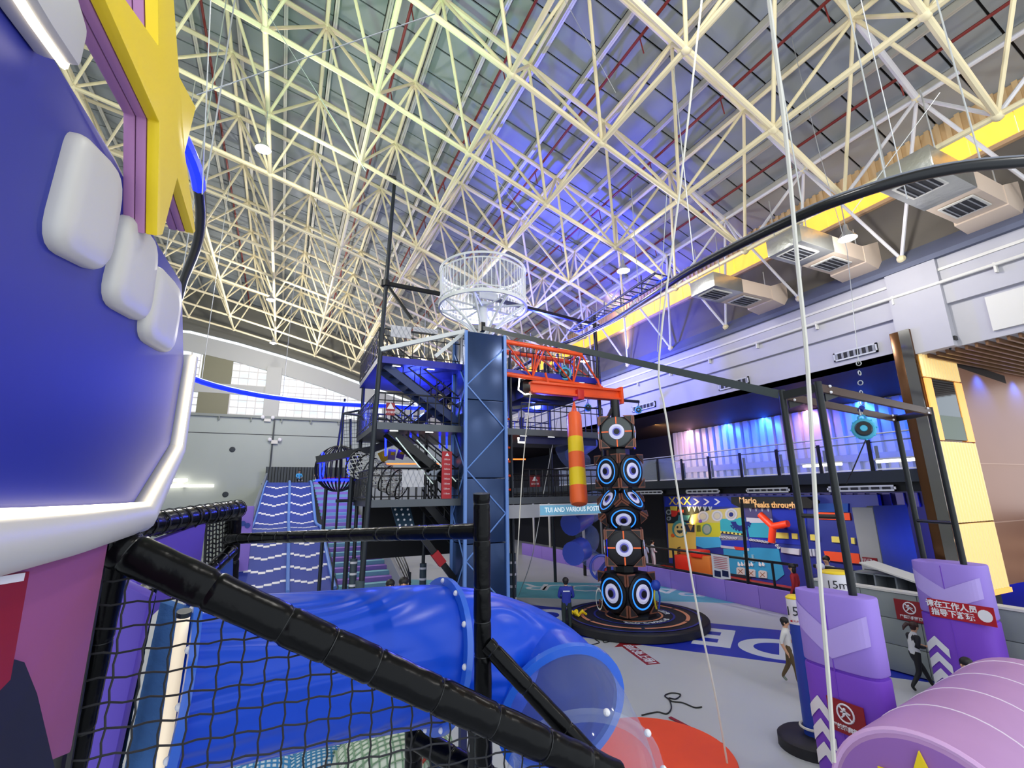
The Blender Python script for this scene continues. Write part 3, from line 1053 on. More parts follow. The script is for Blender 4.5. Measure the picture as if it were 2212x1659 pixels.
# padded feet of the posts
for (x, y, h) in ((8.72, 18.6, 2.0), (pl_bot.x, TY, 1.6), (3.0, 22.2, 1.8), (6.0, 22.2, 1.4), (8.3, 21.0, 1.9)):
    B().cyl((x, y, 0), (x, y, h), .15, 12).done('post_pad', mat('slate_pad', '#42525c', .55), tw, smooth=True)
    for i in range(4):
        if .25 + i * .45 < h:
            B().cyl((x, y, .25 + i * .45), (x, y, .34 + i * .45), .157, 12).done('white_stripe', M_signwhite, tw, smooth=True)
B().bar(on(905, 1150, 'y', 18.05), on(1003, 1280, 'y', 18.05), .16, .22).done('leaning_beam', M_black, tw)
p = on(948, 1210, 'y', 18.0)
B().bar(on(938, 1194, 'y', 18.02), on(956, 1218, 'y', 18.02), .22, .30).done('red_sleeve', M_red, tw)
# climbing plate under deck one
a, b, c_, d_ = on(845, 1095, 'y', 19), on(886, 1095, 'y', 19), on(897, 1140, 'y', 18.4), on(858, 1140, 'y', 18.4)
B().prism([a, b, c_, d_], (0, .06, 0)).done('climbing_plate', mat('slate_plate', '#2c4458', .5), tw)
for i in range(3):
    for j in range(4):
        q = lerp(lerp(a, b, (i + .5) / 3), lerp(d_, c_, (i + .5) / 3), (j + .5) / 4)
        B().ball(q + Vector((0, -.02, 0)), .045, 8, 5).done('hold', M_signwhite, tw)

B().bb((3.3, 22.5, 1.7), (9.0, 22.56, 3.95)).done('dark_screen', mat('screen_black', '#16171a', .8), tw)
for k, (px, py, c_, lab) in enumerate(((828, 986, '#e3c22c', 'yellow tilted board hung left among four behind the tower railing'), (846, 982, '#8f7fc0', 'violet and yellow board hung second among four behind the railing'), (866, 980, '#5a3fa8', 'deep violet board hung third among four behind the tower railing'), (885, 976, '#b9a9d8', 'pale lilac board hung fourth behind the tower railing'))):
    p = on(px, py, 'y', 23.4)
    t = thing('hanging_board', lab, 'board', p)
    Rk = Matrix.Rotation((-.5, .05, .3, .1)[k], 3, 'Y')
    B().box(p, (.36, .04, .5), Rk).done('board', mat('hb_%d' % k, c_, .5), t)
    B().box(p + Vector((.05, -.03, .05)), (.18, .03, .16), Rk).done('yellow_patch', M_yellow, t)
    strut('cord', p + Vector((0, 0, .25)), (p.x, p.y, 6.7), .01, M_wire, t, 6)

# red height chart standing on deck one
p, q = on(955, 975, 'y', TY - .1), on(975, 1070, 'y', TY - .1)
t = thing('height_chart', 'red height measuring board with white lettering beside the navy column', 'sign', ((p.x + q.x) / 2, TY - .1, TZ[0]))
B().bb((p.x, TY - .12, TZ[0] + .02), (q.x, TY - .07, p.z)).done('board', M_red, t)
for i in range(8):
    zz = p.z - .3 - i * .18
    text('printed_line', ['110cm', '120cm', '130cm', '140cm', '150cm', '160cm', '170cm', '180cm'][7 - i], .09, M_signwhite, ((p.x + q.x) / 2, TY - .123, zz), frame3((1, 0, 0), (0, 0, 1)), t, .001)
text('printed_mark', '▲', .16, M_signwhite, ((p.x + q.x) / 2, TY - .123, p.z - .12), frame3((1, 0, 0), (0, 0, 1)), t, .001)
# small warning boards hung on railings
for nm, a, b, lab, yy in (('warning_board', (1143, 1027), (1166, 1052), 'dark red board with white triangle on the railing right of the column', 18.9), ('warning_board', (834, 870), (852, 898), 'purple red board with white triangle hung on the tower railing', TY - .1)):
    p, q = on(*a, 'y', yy), on(*b, 'y', yy)
    t = thing(nm, lab, 'sign', ((p.x + q.x) / 2, yy, q.z))
    B().bb((p.x, yy - .04, q.z), (q.x, yy - .01, p.z)).done('board', M_darkred, t)
    m_ = (p + q) / 2
    text('printed_mark', '▲', .3, M_signwhite, (m_.x, yy - .042, m_.z + .1), frame3((1, 0, 0), (0, 0, 1)), t, .001)
    text('printed_line', '请勿攀爬', .1, M_signwhite, (m_.x, yy - .042, m_.z - .12), frame3((1, 0, 0), (0, 0, 1)), t, .001)

# lit lettering board on the bridge edge
p, q = on(1163, 1091, 'y', TY - .15), on(1300, 1112, 'y', TY - .15)
t = thing('lit_letter_board', 'pale blue lit board with white capital letters behind the punching bag', 'sign', ((p.x + q.x) / 2, TY - .15, q.z))
z0, z1 = q.z + .02, p.z + .03
B().bb((p.x, TY - .22, z0), (q.x + .2, TY - .1, z1)).done('box', M_signwhite, t)
B().bb((p.x + .03, TY - .235, z0 + .05), (q.x + .17, TY - .22, z1 - .05)).done('lit_face', mat('ice_lit', '#7fbfdf', .5, emit=.22), t)
text('letters', 'TUI AND VARIOUS POSTU', .27, mat('letter_white', '#ffffff', .5, emit=.5), ((p.x + q.x) / 2 + .08, TY - .237, (z0 + z1) / 2), frame3((1, 0, 0), (0, 0, 1)), t, .004, bold=.0, sx=.86)
B().bb((cX1 + .15, TY - .3, z0 - .02), (p.x - .05, TY - .05, z1)).done('plain_box', mat('box_grey', '#a9abb2', .5), t)

# ================================================================== ORANGE LATTICE BEAM, I-BEAM, PUNCHING BAG
t = thing('orange_lattice_beam', 'orange tubular lattice beam sticking out from the navy column', 'crane beam', (cX1, 17, 9.9))
A0, A1 = on(1092, 738, 'y', 17.05), on(1256, 766, 'y', 17.05)
C0, C1 = on(1093, 760, 'y', 18.0), on(1230, 782, 'y', 18.0)
D0, D1 = on(1093, 808, 'y', 17.5), on(1300, 838, 'y', 17.5)
for a, b, r in ((A0, A1, .10), (C0, C1, .10), (D0, D1, .10)):
    B().cyl(a, b, r, 12).done('chord', M_orange, t, smooth=True)
n = 2
for i in range(n):
    m_ = lerp(D0, D1, (i + .6) / (n + .35))
    for ch in ((A0, A1), (C0, C1)):
        for f in (i / n, (i + 1) / n - .1, (i + 1) / n + (.0)):
            strut('web_tube', lerp(*ch, min(1, f)), m_, .035, M_orange, t, 8)
    strut('web_tube', lerp(A0, A1, (i + .95) / n), lerp(C0, C1, (i + .95) / n), .04, M_orange, t, 8)
strut('web_tube', A1, D1, .04, M_orange, t, 8)
strut('web_tube', C1, D1, .04, M_orange, t, 8)
ia, ib_ = on(1146, 836, 'y', 17.0), on(1336, 854, 'y', 17.0)
ib_.z = ia.z = (ia.z + ib_.z) / 2
t = thing('orange_i_beam', 'solid orange I-beam carrying the striped punching bag', 'crane beam', lerp(ia, ib_, .5))
B().bb((ia.x, 16.97, ia.z - .2), (ib_.x, 17.03, ia.z + .2)).done('web', M_orange, t)
for s in (-1, 1):
    B().bb((ia.x, 16.83, ia.z + s * .2 - .05), (ib_.x, 17.17, ia.z + s * .2 + .05)).done('flange', M_orange, t, bevel=.02)
B().bb((ib_.x, 16.78, ia.z - .42), (ib_.x + .12, 17.22, ia.z + .35)).done('end_plate', M_orange, t, bevel=.02)
for f in (.2, .8):
    strut('hanger', lerp(ia, ib_, f) + Vector((0, .05, .2)), lerp(ia, ib_, f) + Vector((0, .3, .75)), .05, M_orange, t, 8)
tx = lerp(ia, ib_, .52)
B().bb((tx.x - .16, 16.78, tx.z - .38), (tx.x + .16, 17.22, tx.z + .05)).done('trolley', mat('trolley_red', '#c4241c', .4), t, bevel=.03)
pb = on(1240, 868, 'y', 16.9)
pe = on(1251, 1092, 'y', 15.9)
t = thing('punching_bag', 'long orange and yellow striped punching bag hanging from the I-beam', 'punching bag', pe)
pc0, pc1 = on(1240, 893, 'y', 16.85), pe
r0, r1 = .30, .345
cuts = [0, .29, .46, .63, .81, 1.0]
for i in range(5):
    a, b = lerp(pc0, pc1, cuts[i]), lerp(pc0, pc1, cuts[i + 1])
    ra, rb_ = r0 + (r1 - r0) * cuts[i], r0 + (r1 - r0) * cuts[i + 1]
    pts, rs = [a, b], [ra, rb_]
    if i == 0:
        pts = [a - (b - a).normalized() * .02, a - (b - a).normalized() * .0, lerp(a, b, .12), b]
        rs = [ra * .6, ra * .8, ra * 1.0, rb_]
    if i == 4:
        pts = [a, lerp(a, b, .78), lerp(a, b, .93), b]
        rs = [ra, rb_, rb_ * .86, rb_ * .5]
    B().tube(pts, rs, 20).done('bag_segment', M_yellow if i in (1, 3) else M_orange2, t, smooth=True)
for s in (-1, 0, 1):
    strut('bag_strap', pc0 + Vector((s * .15, 0, -.1)), pb, .03, M_orange, t, 6)
strut('bag_rope', pb, (tx.x, 17.0, tx.z - .38), .015, M_wire, t, 6)

# auto belay drums
M_cyand = mat('cyan_shell', '#3f9fbf', .4)
def belay(name, lab, p, R, facing, drop):
    t = thing(name, lab, 'belay device', p, None)
    f = Vector(facing).normalized()
    prof = [(R * .6, -.5 * R), (R, -.4 * R), (R, .3 * R), (R * .85, .45 * R)]
    B().lathe(prof, p, f, 20).done('shell', M_cyan, t, smooth=True)
    B().lathe([(R * .7, 0), (R * .7, .04), (R * .6, .09)], p + f * R * .44, f, 20).done('dark_face', M_black, t, smooth=True)
    B().lathe([(R * .32, 0), (R * .26, .05)], p + f * (R * .44 + .08), f, 16).done('badge', M_cyan, t, smooth=True)
    for i in range(8):
        a = i * math.pi / 4
        u = f.orthogonal().normalized()
        v = f.cross(u)
        B().ball(p + (u * math.cos(a) + v * math.sin(a)) * R + f * R * .3, R * .1, 6, 4).done('bolt', M_cyan, t)
    B().ring(p + Vector((0, 0, R * 1.05)), f, R * .3, R * .09, 12, 6).done('handle', M_cyand, t, smooth=True)
    strut('hang_wire', p + Vector((0, 0, R * 1.3)), p + Vector((0, 0, R * 1.3 + drop)), .02, M_wire, t, 6)
    return t


tc = CAM
for px, py, yy, R, lab, drop in ((1220, 808, 17.6, .30, 'large cyan belay drum between the orange lattice tubes', .5), (1270, 881, 18.4, .17, 'small cyan belay drum right of the punching bag top', .5), (1379, 886, 18.4, .17, 'small cyan belay drum above the loudspeaker totem, right', .3)):
    p = on(px, py, 'y', yy)
    belay('belay_drum', lab, p, R, (CAM - p) * Vector((1, 1, .2)) + Vector((1.5, 0, 0)), drop)
t = thing('black_gantry_bar', 'thin black bar with hooks holding the small cyan drums', 'bar', on(1320, 870, 'y', 18.4))
B().bar(on(1105, 882, 'y', 18.4), on(1260, 858, 'y', 18.4), .16, .14).done('long_bar', mat('gantry_grey', '#4d5660', .4), t)
B().bar(on(1260, 858, 'y', 18.4), on(1380, 868, 'y', 18.4), .12, .12).done('short_bar', M_black, t)
strut('hook', on(1379, 868, 'y', 18.4), on(1379, 876, 'y', 18.4), .03, M_black, t)

# ================================================================== LOUDSPEAKER TOTEM
tX, tY = 11.05, 14.28
view = math.atan2(tX, tY)
M_spk = mat('speaker_black', '#14141a', .45, bump=.05, bscale=30)
M_spkgrey = mat('speaker_grey', '#4b5254', .5)
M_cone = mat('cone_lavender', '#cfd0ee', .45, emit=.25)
M_conein = mat('cone_violet', '#6f6fd8', .45)
M_cyanlit = mat('cyan_ring_lit', '#2a7fe8', .4, emit=1.1)
M_corner = mat('bronze_corner', '#96614f', .45, .3)
M_cornerin = mat('corner_plate', '#2e2a2a', .5)
M_orangeline = mat('orange_line', '#d9602f', .4, emit=.5)
LABB = ['speaker block at the bottom of the totem with two blue ringed cones', 'speaker block second from the totem bottom with orange cross', 'tilted speaker block in the middle of the totem', 'speaker block second from the totem top with two blue ringed cones', 'grey speaker block on top of the totem with orange cross']
def spk(k, cz, s, rotz, tilt, two, greyf):
    t = thing('speaker_block', LABB[k], 'loudspeaker', (tX, tY, cz - s / 2), 'speaker blocks of the totem')
    R0 = Matrix.Rotation(rotz, 3, 'Z')
    if tilt:      # balanced on a corner: one face looks down at the viewer, two look up
        vv = Vector((-math.sin(view), -math.cos(view), 0))
        rr = Vector((math.cos(view), -math.sin(view), 0))
        n1 = (vv * .80 - Vector((0, 0, .58)) + rr * .06).normalized()
        n2 = vv * .42 + Vector((0, 0, .50)) + rr * .62
        R0 = frame3(-n1, n2)
    c = Vector((tX, tY, cz))
    B().box(c, (s * .93, s * .93, s * .93), R0).done('cabinet', M_spk, t, bevel=.06)
    h = s / 2
    fcs = []
    for f in range(4):
        Rf = R0 @ Matrix.Rotation(f * math.pi / 2, 3, 'Z')
        fcs.append((Rf @ Vector((1, 0, 0)), Rf @ Vector((0, -1, 0)), Rf @ Vector((0, 0, 1))))
    if k == 2:
        fcs += [(R0.col[0], R0.col[2], R0.col[1]), (R0.col[0], -R0.col[2], R0.col[1])]
    for X_, N_, Z_ in fcs:
        o = c + N_ * h * .97
        if N_.dot(CAM - c) < -.3:
            continue
        B().lathe([(h * .90, 0), (h * .90, .04), (h * .84, .06)], o, N_, 28).done('face_disc', M_spkgrey if greyf else M_spk, t, smooth=True)
        o2 = o + N_ * .05
        cn_ = B().lathe([(h * .46, 0), (h * .46, .03), (h * .34, .05), (h * .22, .0)], o2, N_, 28).done('cone', M_cone, t, smooth=True)
        B().lathe([(h * .24, 0), (h * .24, .055), (h * .2, .06)], o2, N_, 24).done('cone_throat', M_conein, cn_, smooth=True)
        B().lathe([(h * .19, 0), (h * .17, .08), (.01, .09)], o2, N_, 20).done('dust_cap', M_spk, cn_, smooth=True)
        if two:
            B().ring(o2, N_, h * .70, h * .045, 36, 6).done('lit_ring', M_cyanlit, t, smooth=True)
        else:
            for (u, v) in ((X_, Z_), (-X_, Z_), (Z_, X_), (-Z_, X_)):
                B().box(o2 + u * h * .70 + N_ * .015, (h * .42, h * .07, .03), frame3(u, v)).done('cross_line', M_orangeline, t)
        for sx in (-1, 1):
            for sz in (-1, 1):
                p = o + X_ * sx * h * .98 + Z_ * sz * h * .98 + N_ * .02
                aa = [p, p - X_ * sx * h * .56, p - X_ * sx * h * .40 - Z_ * sz * h * .16, p - X_ * sx * h * .16 - Z_ * sz * h * .40, p - Z_ * sz * h * .56]
                cg_ = B().prism(aa, N_ * .05).done('corner_guard', M_corner, t)
                g = sum(aa, Vector()) / 5
                B().prism([g + (q - g) * .72 for q in aa], N_ * .065).done('corner_plate', M_cornerin, cg_)
    return t


fa = -view
spk(0, 1.03, 1.34, fa + math.pi / 4, 0, True, False)
spk(1, 2.50, 1.22, fa, 0, False, False)
spk(2, 3.78, 1.16, fa + .45, .62, True, False)
spk(3, 5.08, 1.20, fa + math.pi / 4, 0, True, False)
spk(4, 6.46, 1.18, fa, 0, False, True)
t = thing('totem_mast', 'black mast running through the speaker totem to the orange beam', 'mast', (tX, tY, 0))
B().cyl((tX, tY, .3), (tX, tY, 7.72), .17, 12).done('mast_tube', M_black, t, smooth=True)
for z in (1.78, 3.16, 4.42, 5.76):
    B().lathe([(.42, -.1), (.42, .1)], (tX, tY, z), n=8).done('spacer', M_black, t)
B().bar((tX - .45, tY, 6.9), (tX - .1, tY, 7.45), .08, .1).done('brace', M_black, t)
for zz, sx in ((6.3, .62), (2.5, -.62)):
    u = Vector((math.cos(-view), math.sin(-view), 0))
    strut('blue_tube', Vector((tX, tY, zz - .4)) + u * sx, Vector((tX, tY, zz + .3)) + u * sx, .035, M_neonblue, t, 6)
# round base with painted rings
dc = Vector((11.2, 14.2, 0))
t = thing('speaker_platform', 'round black rubber base with orange and blue rings under the totem', 'platform', dc)
DR = 2.42
B().lathe([(DR * .97, 0), (DR, .03), (DR, .22), (DR * .985, .26), (.02, .28)], dc, n=64).done('disc', mat('rubber_black', '#15141a', .55), t, smooth=True)
M_peach = mat('peach_line', '#d98f6c', .5)
M_navyline = mat('navy_line', '#232a86', .5)
def arc(R, wd, a0, a1, m, nm, z=.272):
    pts = [dc + Vector((math.cos(a) * r, math.sin(a) * r, z + (DR - r) * .004)) for (r, rng) in ((R, 1), (R - wd, -1)) for a in ([a0 + (a1 - a0) * i / 40 for i in range(41)][::rng])]
    vs = pts
    b_ = B()
    n_ = 41
    b_.v = [tuple(v) for v in vs] + [(v.x, v.y, v.z + .006) for v in vs]
    for i in range(40):
        j0, j1 = i, i + 1
        k0, k1 = 81 - i, 80 - i
        b_.f.append((82 + j0, 82 + j1, 82 + k1, 82 + k0))
    b_.mi = [0] * 40
    b_.done(nm, m, t)


for q in range(6):
    arc(DR * .75, .12, q * math.pi / 3 + .03, (q + 1) * math.pi / 3 - .03, M_peach, 'ring_segment')
arc(DR * .40, .07, 0, math.pi * 2, M_peach, 'ring_segment')
arc(DR * .56, .07, 0, math.pi * 2, M_navyline, 'ring_segment')
arc(DR * .90, .08, 0, math.pi * 2, M_navyline, 'ring_segment')
B().lathe([(.75, .26), (.75, .34), (.5, .42)], dc, n=8).done('centre_plate', M_spk, t)
for word, a0, st in (('SHOWYAND-COOL', math.radians(-64), -1), ('K-CIDER', math.radians(-8), 1)):
    for i, ch in enumerate(word):
        a = a0 - .115 * i if st < 0 else a0 - .1 * i + .3
        rr = DR * .47
        p = dc + Vector((math.cos(a) * rr, math.sin(a) * rr, .285))
        tang = Vector((math.sin(a), -math.cos(a), 0))
        text('ring_letter', ch, .26, M_floorwhite, p, Matrix((tang, Vector((0, 0, 1)).cross(tang), Vector((0, 0, 1)))).transposed(), t, .002, bold=.006)

# ================================================================== WAVY SLIDES AND STAIR AT THE FAR SIDE
def ip(tab, y):
    return float(np.interp(y, [r[0] for r in tab], [r[1] for r in tab]))


ZS = [(24.5, .25), (26, .7), (28, 1.45), (30, 2.25), (31.2, 2.6), (32.2, 2.68), (33.2, 2.9), (35, 3.7), (38, 5.1), (39.5, 5.5), (42, 5.52)]
sl = thing('wavy_slide', 'double lane blue slide with white zigzag stripes below the far grey wall', 'slide', (0.6, 26, 0))
M_slide = mat('slide_blue', '#1f3a9c', .65, var=.08, vscale=2)
M_slidetrim = mat('slide_trim', '#5a86d8', .4)
ys = np.linspace(24.5, 41.5, 40)
def sx(y, f):
    # side lines of the two lanes (f 0 left, 1 centre, 2 right)
    l = np.interp(y, [24.5, 40], [-1.75, -1.05])
    c = np.interp(y, [24.5, 40], [.60, .46])
    r = np.interp(y, [24.5, 31.5, 32.5, 40], [2.55, 2.25, 2.05, 1.9])
    return float((l, c, r)[f])


for f in (0, 1):
    vs, fs = [], []
    for y in ys:
        z = ip(ZS, y)
        vs += [(sx(y, f), y, z), (sx(y, f + 1), y, z), (sx(y, f + 1), y, z - .15), (sx(y, f), y, z - .15)]
    for i in range(len(ys) - 1):
        for a in range(4):
            b = (a + 1) % 4
            fs.append((i * 4 + a, i * 4 + b, i * 4 + 4 + b, i * 4 + 4 + a))
    B().add(vs, fs).done('slide_lane', M_slide, sl, smooth=False)
for f in range(3):
    B().tube([(sx(y, f), y, ip(ZS, y) + .08) for y in ys], .09, 8).done('slide_edge', M_slidetrim, sl, smooth=True)
for f in (0, 1):
    for k in range(12):
        y0 = 25.6 + k * 1.25
        if y0 > 39.3:
            continue
        for i in range(7):
            fr = (i + .5) / 7
            yy = y0 - .46 * (1 - abs(fr - .5) * 2) + .2
            xa = sx(yy, f) * (1 - (i + .02) / 7) + sx(yy, f + 1) * ((i + .02) / 7)
            xb = sx(yy, f) * (1 - (i + .98) / 7) + sx(yy, f + 1) * ((i + .98) / 7)
            za, zb = ip(ZS, yy - .08), ip(ZS, yy + .08)
            Rm = frame3((1, 0, 0), (0, .16, zb - za))
            block('white_stripe', ((xa + xb) / 2, yy, (za + zb) / 2 + .012), (xb - xa, .20, .02), M_signwhite, sl, Rm)
B().bb((-1.4, 40.0, 5.3), (6, 44.8, 5.45)).done('start_deck', M_dark, sl)
for x in np.arange(-1.3, 5.5, .22):
    strut('deck_baluster', (x, 44.2, 5.4), (x, 44.2, 6.9), .02, M_black, sl, 6)
B().bb((-1.3, 44.25, 5.4), (5.6, 44.35, 6.9)).done('deck_screen', mat('screen_dark', '#4a5154', .7), sl)
B().prism([(-1.75, 24.5, 0), (-1.05, 40, 0), (-1.05, 40, 6.2), (-1.45, 33, 3.5), (-1.75, 24.5, 1.0)], (-.12, 0, 0)).done('side_wall', mat('slide_side', '#6b7480', .6), sl)
# violet cut-out guard beside the slide foot
p, q = on(512, 1110, 'y', 27), on(540, 1190, 'y', 27)
t = thing('violet_guard', 'violet guard board with oval holes beside the slide foot', 'guard panel', (p.x, 27, 0))
B().bb((p.x - .1, 26.9, 0), (q.x, 27.0, 4.0)).done('board', M_purple, t, bevel=.06)
for dz in (0, .5):
    B().lathe([(.12, 0), (.12, .03)], (p.x + .3 + dz * .4, 26.88, 3.2 - dz * .2), (0, -1, 0), 14).done('oval_hole', M_bluefoam, t)
# purple and teal stairs
st = thing('striped_stair', 'wide stair with alternating violet and teal steps right of the slide', 'stair', (4, 26, 0))
M_stv = mat('step_violet', '#9a72c8', .6)
M_stt = mat('step_teal', '#7fbcc9', .6)
n = 30
for i in range(n):
    y = 23.8 + i * .55
    z = .19 * (i + 1)
    xl = np.interp(y, [23.8, 40], [2.75, 2.05])
    xr = np.interp(y, [23.8, 32, 33, 40], [5.3, 4.9, 4.6, 4.5])
    B().bb((xl, y, z - .19), (xr, y + .57, z)).done('step', M_stt if i % 2 else M_stv, st)
B().prism([(5.25, 23.4, 0), (4.9, 31.8, 0), (4.6, 40, 0), (4.6, 40, 6.4), (4.9, 31.8, 3.6), (5.25, 23.4, .7)], (.16, 0, 0)).done('stair_cheek', mat('cheek_grey', '#a9abad', .6), st)
for h in (.35, .6, .85, 1.1):
    B().tube(smooth_path([(5.55, 22.6, h * .5), (5.5, 24.0, .5 + h), (5.2, 31.8, 3.3 + h), (4.9, 39.5, 5.7 + h)], 4), .03, 6).done('handrail', M_black, st, smooth=True)
strut('rail_post', (5.55, 22.7, 0), (5.55, 22.7, 1.0), .04, M_black, st)
t = thing('stair_landing', 'pale grey curved landing wall behind the tower posts', 'landing', (6, 30, 0))
B().bb((4.95, 31.0, 1.6), (7.2, 33.0, 3.0)).done('landing_wall', mat('cheek_grey', '#a9abad'), t, bevel=.3)
for h in range(4):
    B().tube(smooth_path([(5.0, 31.0, 3.2 + .3 * h), (6.5, 30.8, 3.2 + .3 * h), (7.3, 29.8, 2.2 + .3 * h)], 4), .03, 6).done('handrail', M_black, t, smooth=True)
p = on(765, 1050, 'y', 38)
t = thing('swim_ring', 'dark inflated ring lying at the top of the striped stair', 'inflatable ring', on(690, 1045, 'y', 40))
c = on(690, 1045, 'y', 39.6)
B().ring(c, (0, -.5, 1), .38, .16, 20, 8).done('ring', M_bluefoam, t, smooth=True)

# white tube lights on the far wall
for k, (xa, xb, y, lab) in enumerate(((345, 405, 1037, 'upper white tube light on the far wall left of slides'), (330, 462, 1050, 'lower long white tube light on the far wall left of slides'))):
    a, b = on(xa, y, 'y', YF - .3), on(xb, y, 'y', YF - .3)
    b.z = a.z
    t = thing('wall_tube_light', lab, 'light', lerp(a, b, .5))
    B().cyl(a, b, .11, 10).done('tube', mat('wall_tube_glow', '#ffffff', .4, emit=3.5, ecol='#fff6e6'), t, smooth=True)
    block('bracket', (lerp(a, b, .5).x, YF - .15, a.z), (.2, .35, .2), M_offwhite, t)
for k, (px, py) in enumerate(((502, 971), (487, 1068))):
    c = on(px, py, 'y', YF)
    t = thing('wall_port', ['round dark port high on the far grey wall', 'round dark port low on the far grey wall'][k], 'wall opening', c)
    B().lathe([(.22, -.02), (.22, .03), (.16, .04)], c, (0, -1, 0), 16).done('rim', M_dark, t)
for k, (px, py) in enumerate(((578, 907), (593, 955))):
    c = on(px, py, 'y', YF - .12)
    t = thing('emergency_light', ['white twin head emergency light under the window ledge', 'white twin head emergency light beside the wall conduit'][k], 'light', c)
    B().box(c, (.5, .2, .3)).done('body', M_offwhite, t)
    for s in (-1, 1):
        B().ball(c + Vector((s * .38, -.1, .2)), .17, 8, 6).done('lamp_head', M_signwhite, t)

# ================================================================== CAGE BALL, BEAM ROOF AND WIRE TUNNEL
bc = on(732, 1012, 'y', 24)
t = thing('cage_ball', 'round black barred cage pod with blue neon rim left of the tower', 'cage', (bc.x, 24, 0))
R = 1.05
for k in range(14):
    a = math.pi * k / 14
    u = Vector((math.cos(a), math.sin(a), 0))
    B().ring(bc, Vector((-u.y, u.x, 0)), R, .03, 28, 5, ref=u).done('cage_bar', M_black, t, smooth=True)
B().ring(bc + Vector((0, 0, -.55)), (0, 0, 1), R * .9, .05, 28, 6).done('neon_rim', M_neonblue, t, smooth=True)
B().ring(bc + Vector((.6, -.45, .1)), (.6, -.5, 0), .55, .05, 24, 6).done('neon_door', M_neonblue, t, smooth=True)
B().ring(bc + Vector((-.75, -.2, .1)), (1, -.2, 0), .6, .04, 24, 6).done('neon_door', M_neonblue, t, smooth=True)
B().lathe([(R * .85, 0), (R * .85, .06)], bc + Vector((0, 0, -.5)), n=20).done('floor_pad', mat('pad_red', '#b8392e', .6), t)
for dx_ in (-.5, .55):
    strut('cage_leg', (bc.x + dx_, 24, 0), (bc.x + dx_, 24, bc.z - .8), .08, M_dark, t)
strut('cage_mast', (bc.x - .1, 24.3, bc.z + .9), (bc.x + .1, 24.3, bc.z + 3.4), .05, M_deckblue, t)
t = thing('sloping_beam', 'black sloping box beam roofing the cage pod left of the tower', 'beam', on(780, 980, 'y', 22))
B().bar(on(683, 994, 'y', 22.3), on(800, 972, 'y', 22.1), .5, .3).done('beam', M_black, t)
B().bar(on(800, 972, 'y', 22.1), on(868, 948, 'y', 22.0), .5, .3).done('beam', M_black, t)
strut('prop', (on(760, 1000, 'y', 22.2).x, 22.2, 0), on(763, 985, 'y', 22.2), .1, M_dark, t)
strut('cross_bar', on(725, 1082, 'y', 22.2), on(800, 1080, 'y', 22.2), .07, M_dark, t)
t = thing('wire_tunnel', 'pale wire mesh crawl tunnel with dark hoops behind the tower railing', 'tunnel', on(820, 1020, 'y', 20.6))
a, b = on(765, 1000, 'y', 21.5), on(870, 1050, 'y', 20.2)
n = 7
for i in range(n):
    c = lerp(a, b, i / (n - 1))
    B().ring(c, b - a, .55, .03, 20, 5).done('hoop', M_black, t, smooth=True)
mb = B()
d = (b - a).normalized()
u = d.orthogonal().normalized()
v = d.cross(u)
for k in range(16):
    for s in (-1, 1):
        pts = [lerp(a, b, i / 12) + (u * math.cos(2 * math.pi * k / 16 + s * i * .25) + v * math.sin(2 * math.pi * k / 16 + s * i * .25)) * .53 for i in range(13)]
        mb.tube(pts, .022, 4, False)
stuff(mb.done('wire_mesh', mat('mesh_pale', '#d4d4d0', .5), t))
# net enclosure above the pod
t = thing('net_enclosure', 'tall grey climbing net stretched between thin posts left of the tower', 'net', on(790, 940, 'y', 23))
c1, c2 = on(742, 893, 'y', 23), on(812, 880, 'y', 21.5)
d1, d2 = on(745, 985, 'y', 23), on(812, 985, 'y', 21.5)
nb = B()
for i in range(13):
    nb.tube([lerp(c1, c2, i / 12), lerp(d1, d2, i / 12)], .008, 4)
    nb.tube([lerp(c1, d1, i / 12), lerp(c2, d2, i / 12)], .008, 4)
stuff(nb.done('netting', M_dark, t))
for a, b in ((c1, (c1.x, 23, 0)), (on(757, 905, 'y', 23), on(757, 990, 'y', 23)), (c1, c2), (on(742, 893, 'y', 23), on(835, 905, 'y', 20))):
    strut('net_post', a, b, .05, M_dark, t, 8)

# ================================================================== SPIRAL TUBE SLIDE UNDER THE GALLERY
M_tubeblue = mat('tube_blue', '#566be6', .3, coat=.2)
t = thing('spiral_tube_slide', 'twisting blue and clear tube slide left of the totem', 'slide', (14.6, 20.5, 0))
def P_(px, py, y):
    return on(px, py, 'y', y)


G_clear = glass('clear_tube', '#8fa4e8', .22)
segs = [([(1235, 985, 19.0), (1262, 965, 19.4), (1278, 955, 19.6)], .36, M_tubeblue),
        ([(1218, 965, 18.6), (1232, 990, 18.8), (1262, 1000, 19)], .42, G_clear),
        ([(1285, 1075, 21.5), (1284, 1100, 21), (1262, 1116, 20.3)], .50, G_clear),
        ([(1262, 1116, 20.3), (1245, 1126, 19.8), (1232, 1133, 19.5)], .52, M_tubeblue),
        ([(1256, 1148, 20.5), (1272, 1155, 20.0), (1272, 1172, 19.6), (1258, 1185, 19.4)], .46, G_clear),
        ([(1258, 1185, 19.4), (1245, 1192, 19.2), (1238, 1196, 19.0)], .52, M_tubeblue),
        ([(1262, 1195, 20), (1284, 1212, 19.6), (1300, 1222, 19.0)], .42, G_clear)]
for pts, r, m in segs:
    B().tube(smooth_path([P_(*q) for q in pts], 5), r, 16, m is M_tubeblue).done('tube_segment', m, t, smooth=True)
o = B()
for k in range(14):
    pass
c = P_(1300, 1226, 18.9)
B().ring(c, (-.4, -1, .1), .52, .06, 24, 8).done('exit_rim', M_tubeblue, t, smooth=True)
B().tube([c, c + Vector((.5, -.3, -.5)), c + Vector((.9, -.7, -.85))], [.50, .42, .30], 16).done('exit_chute', M_tubeblue, t, smooth=True)
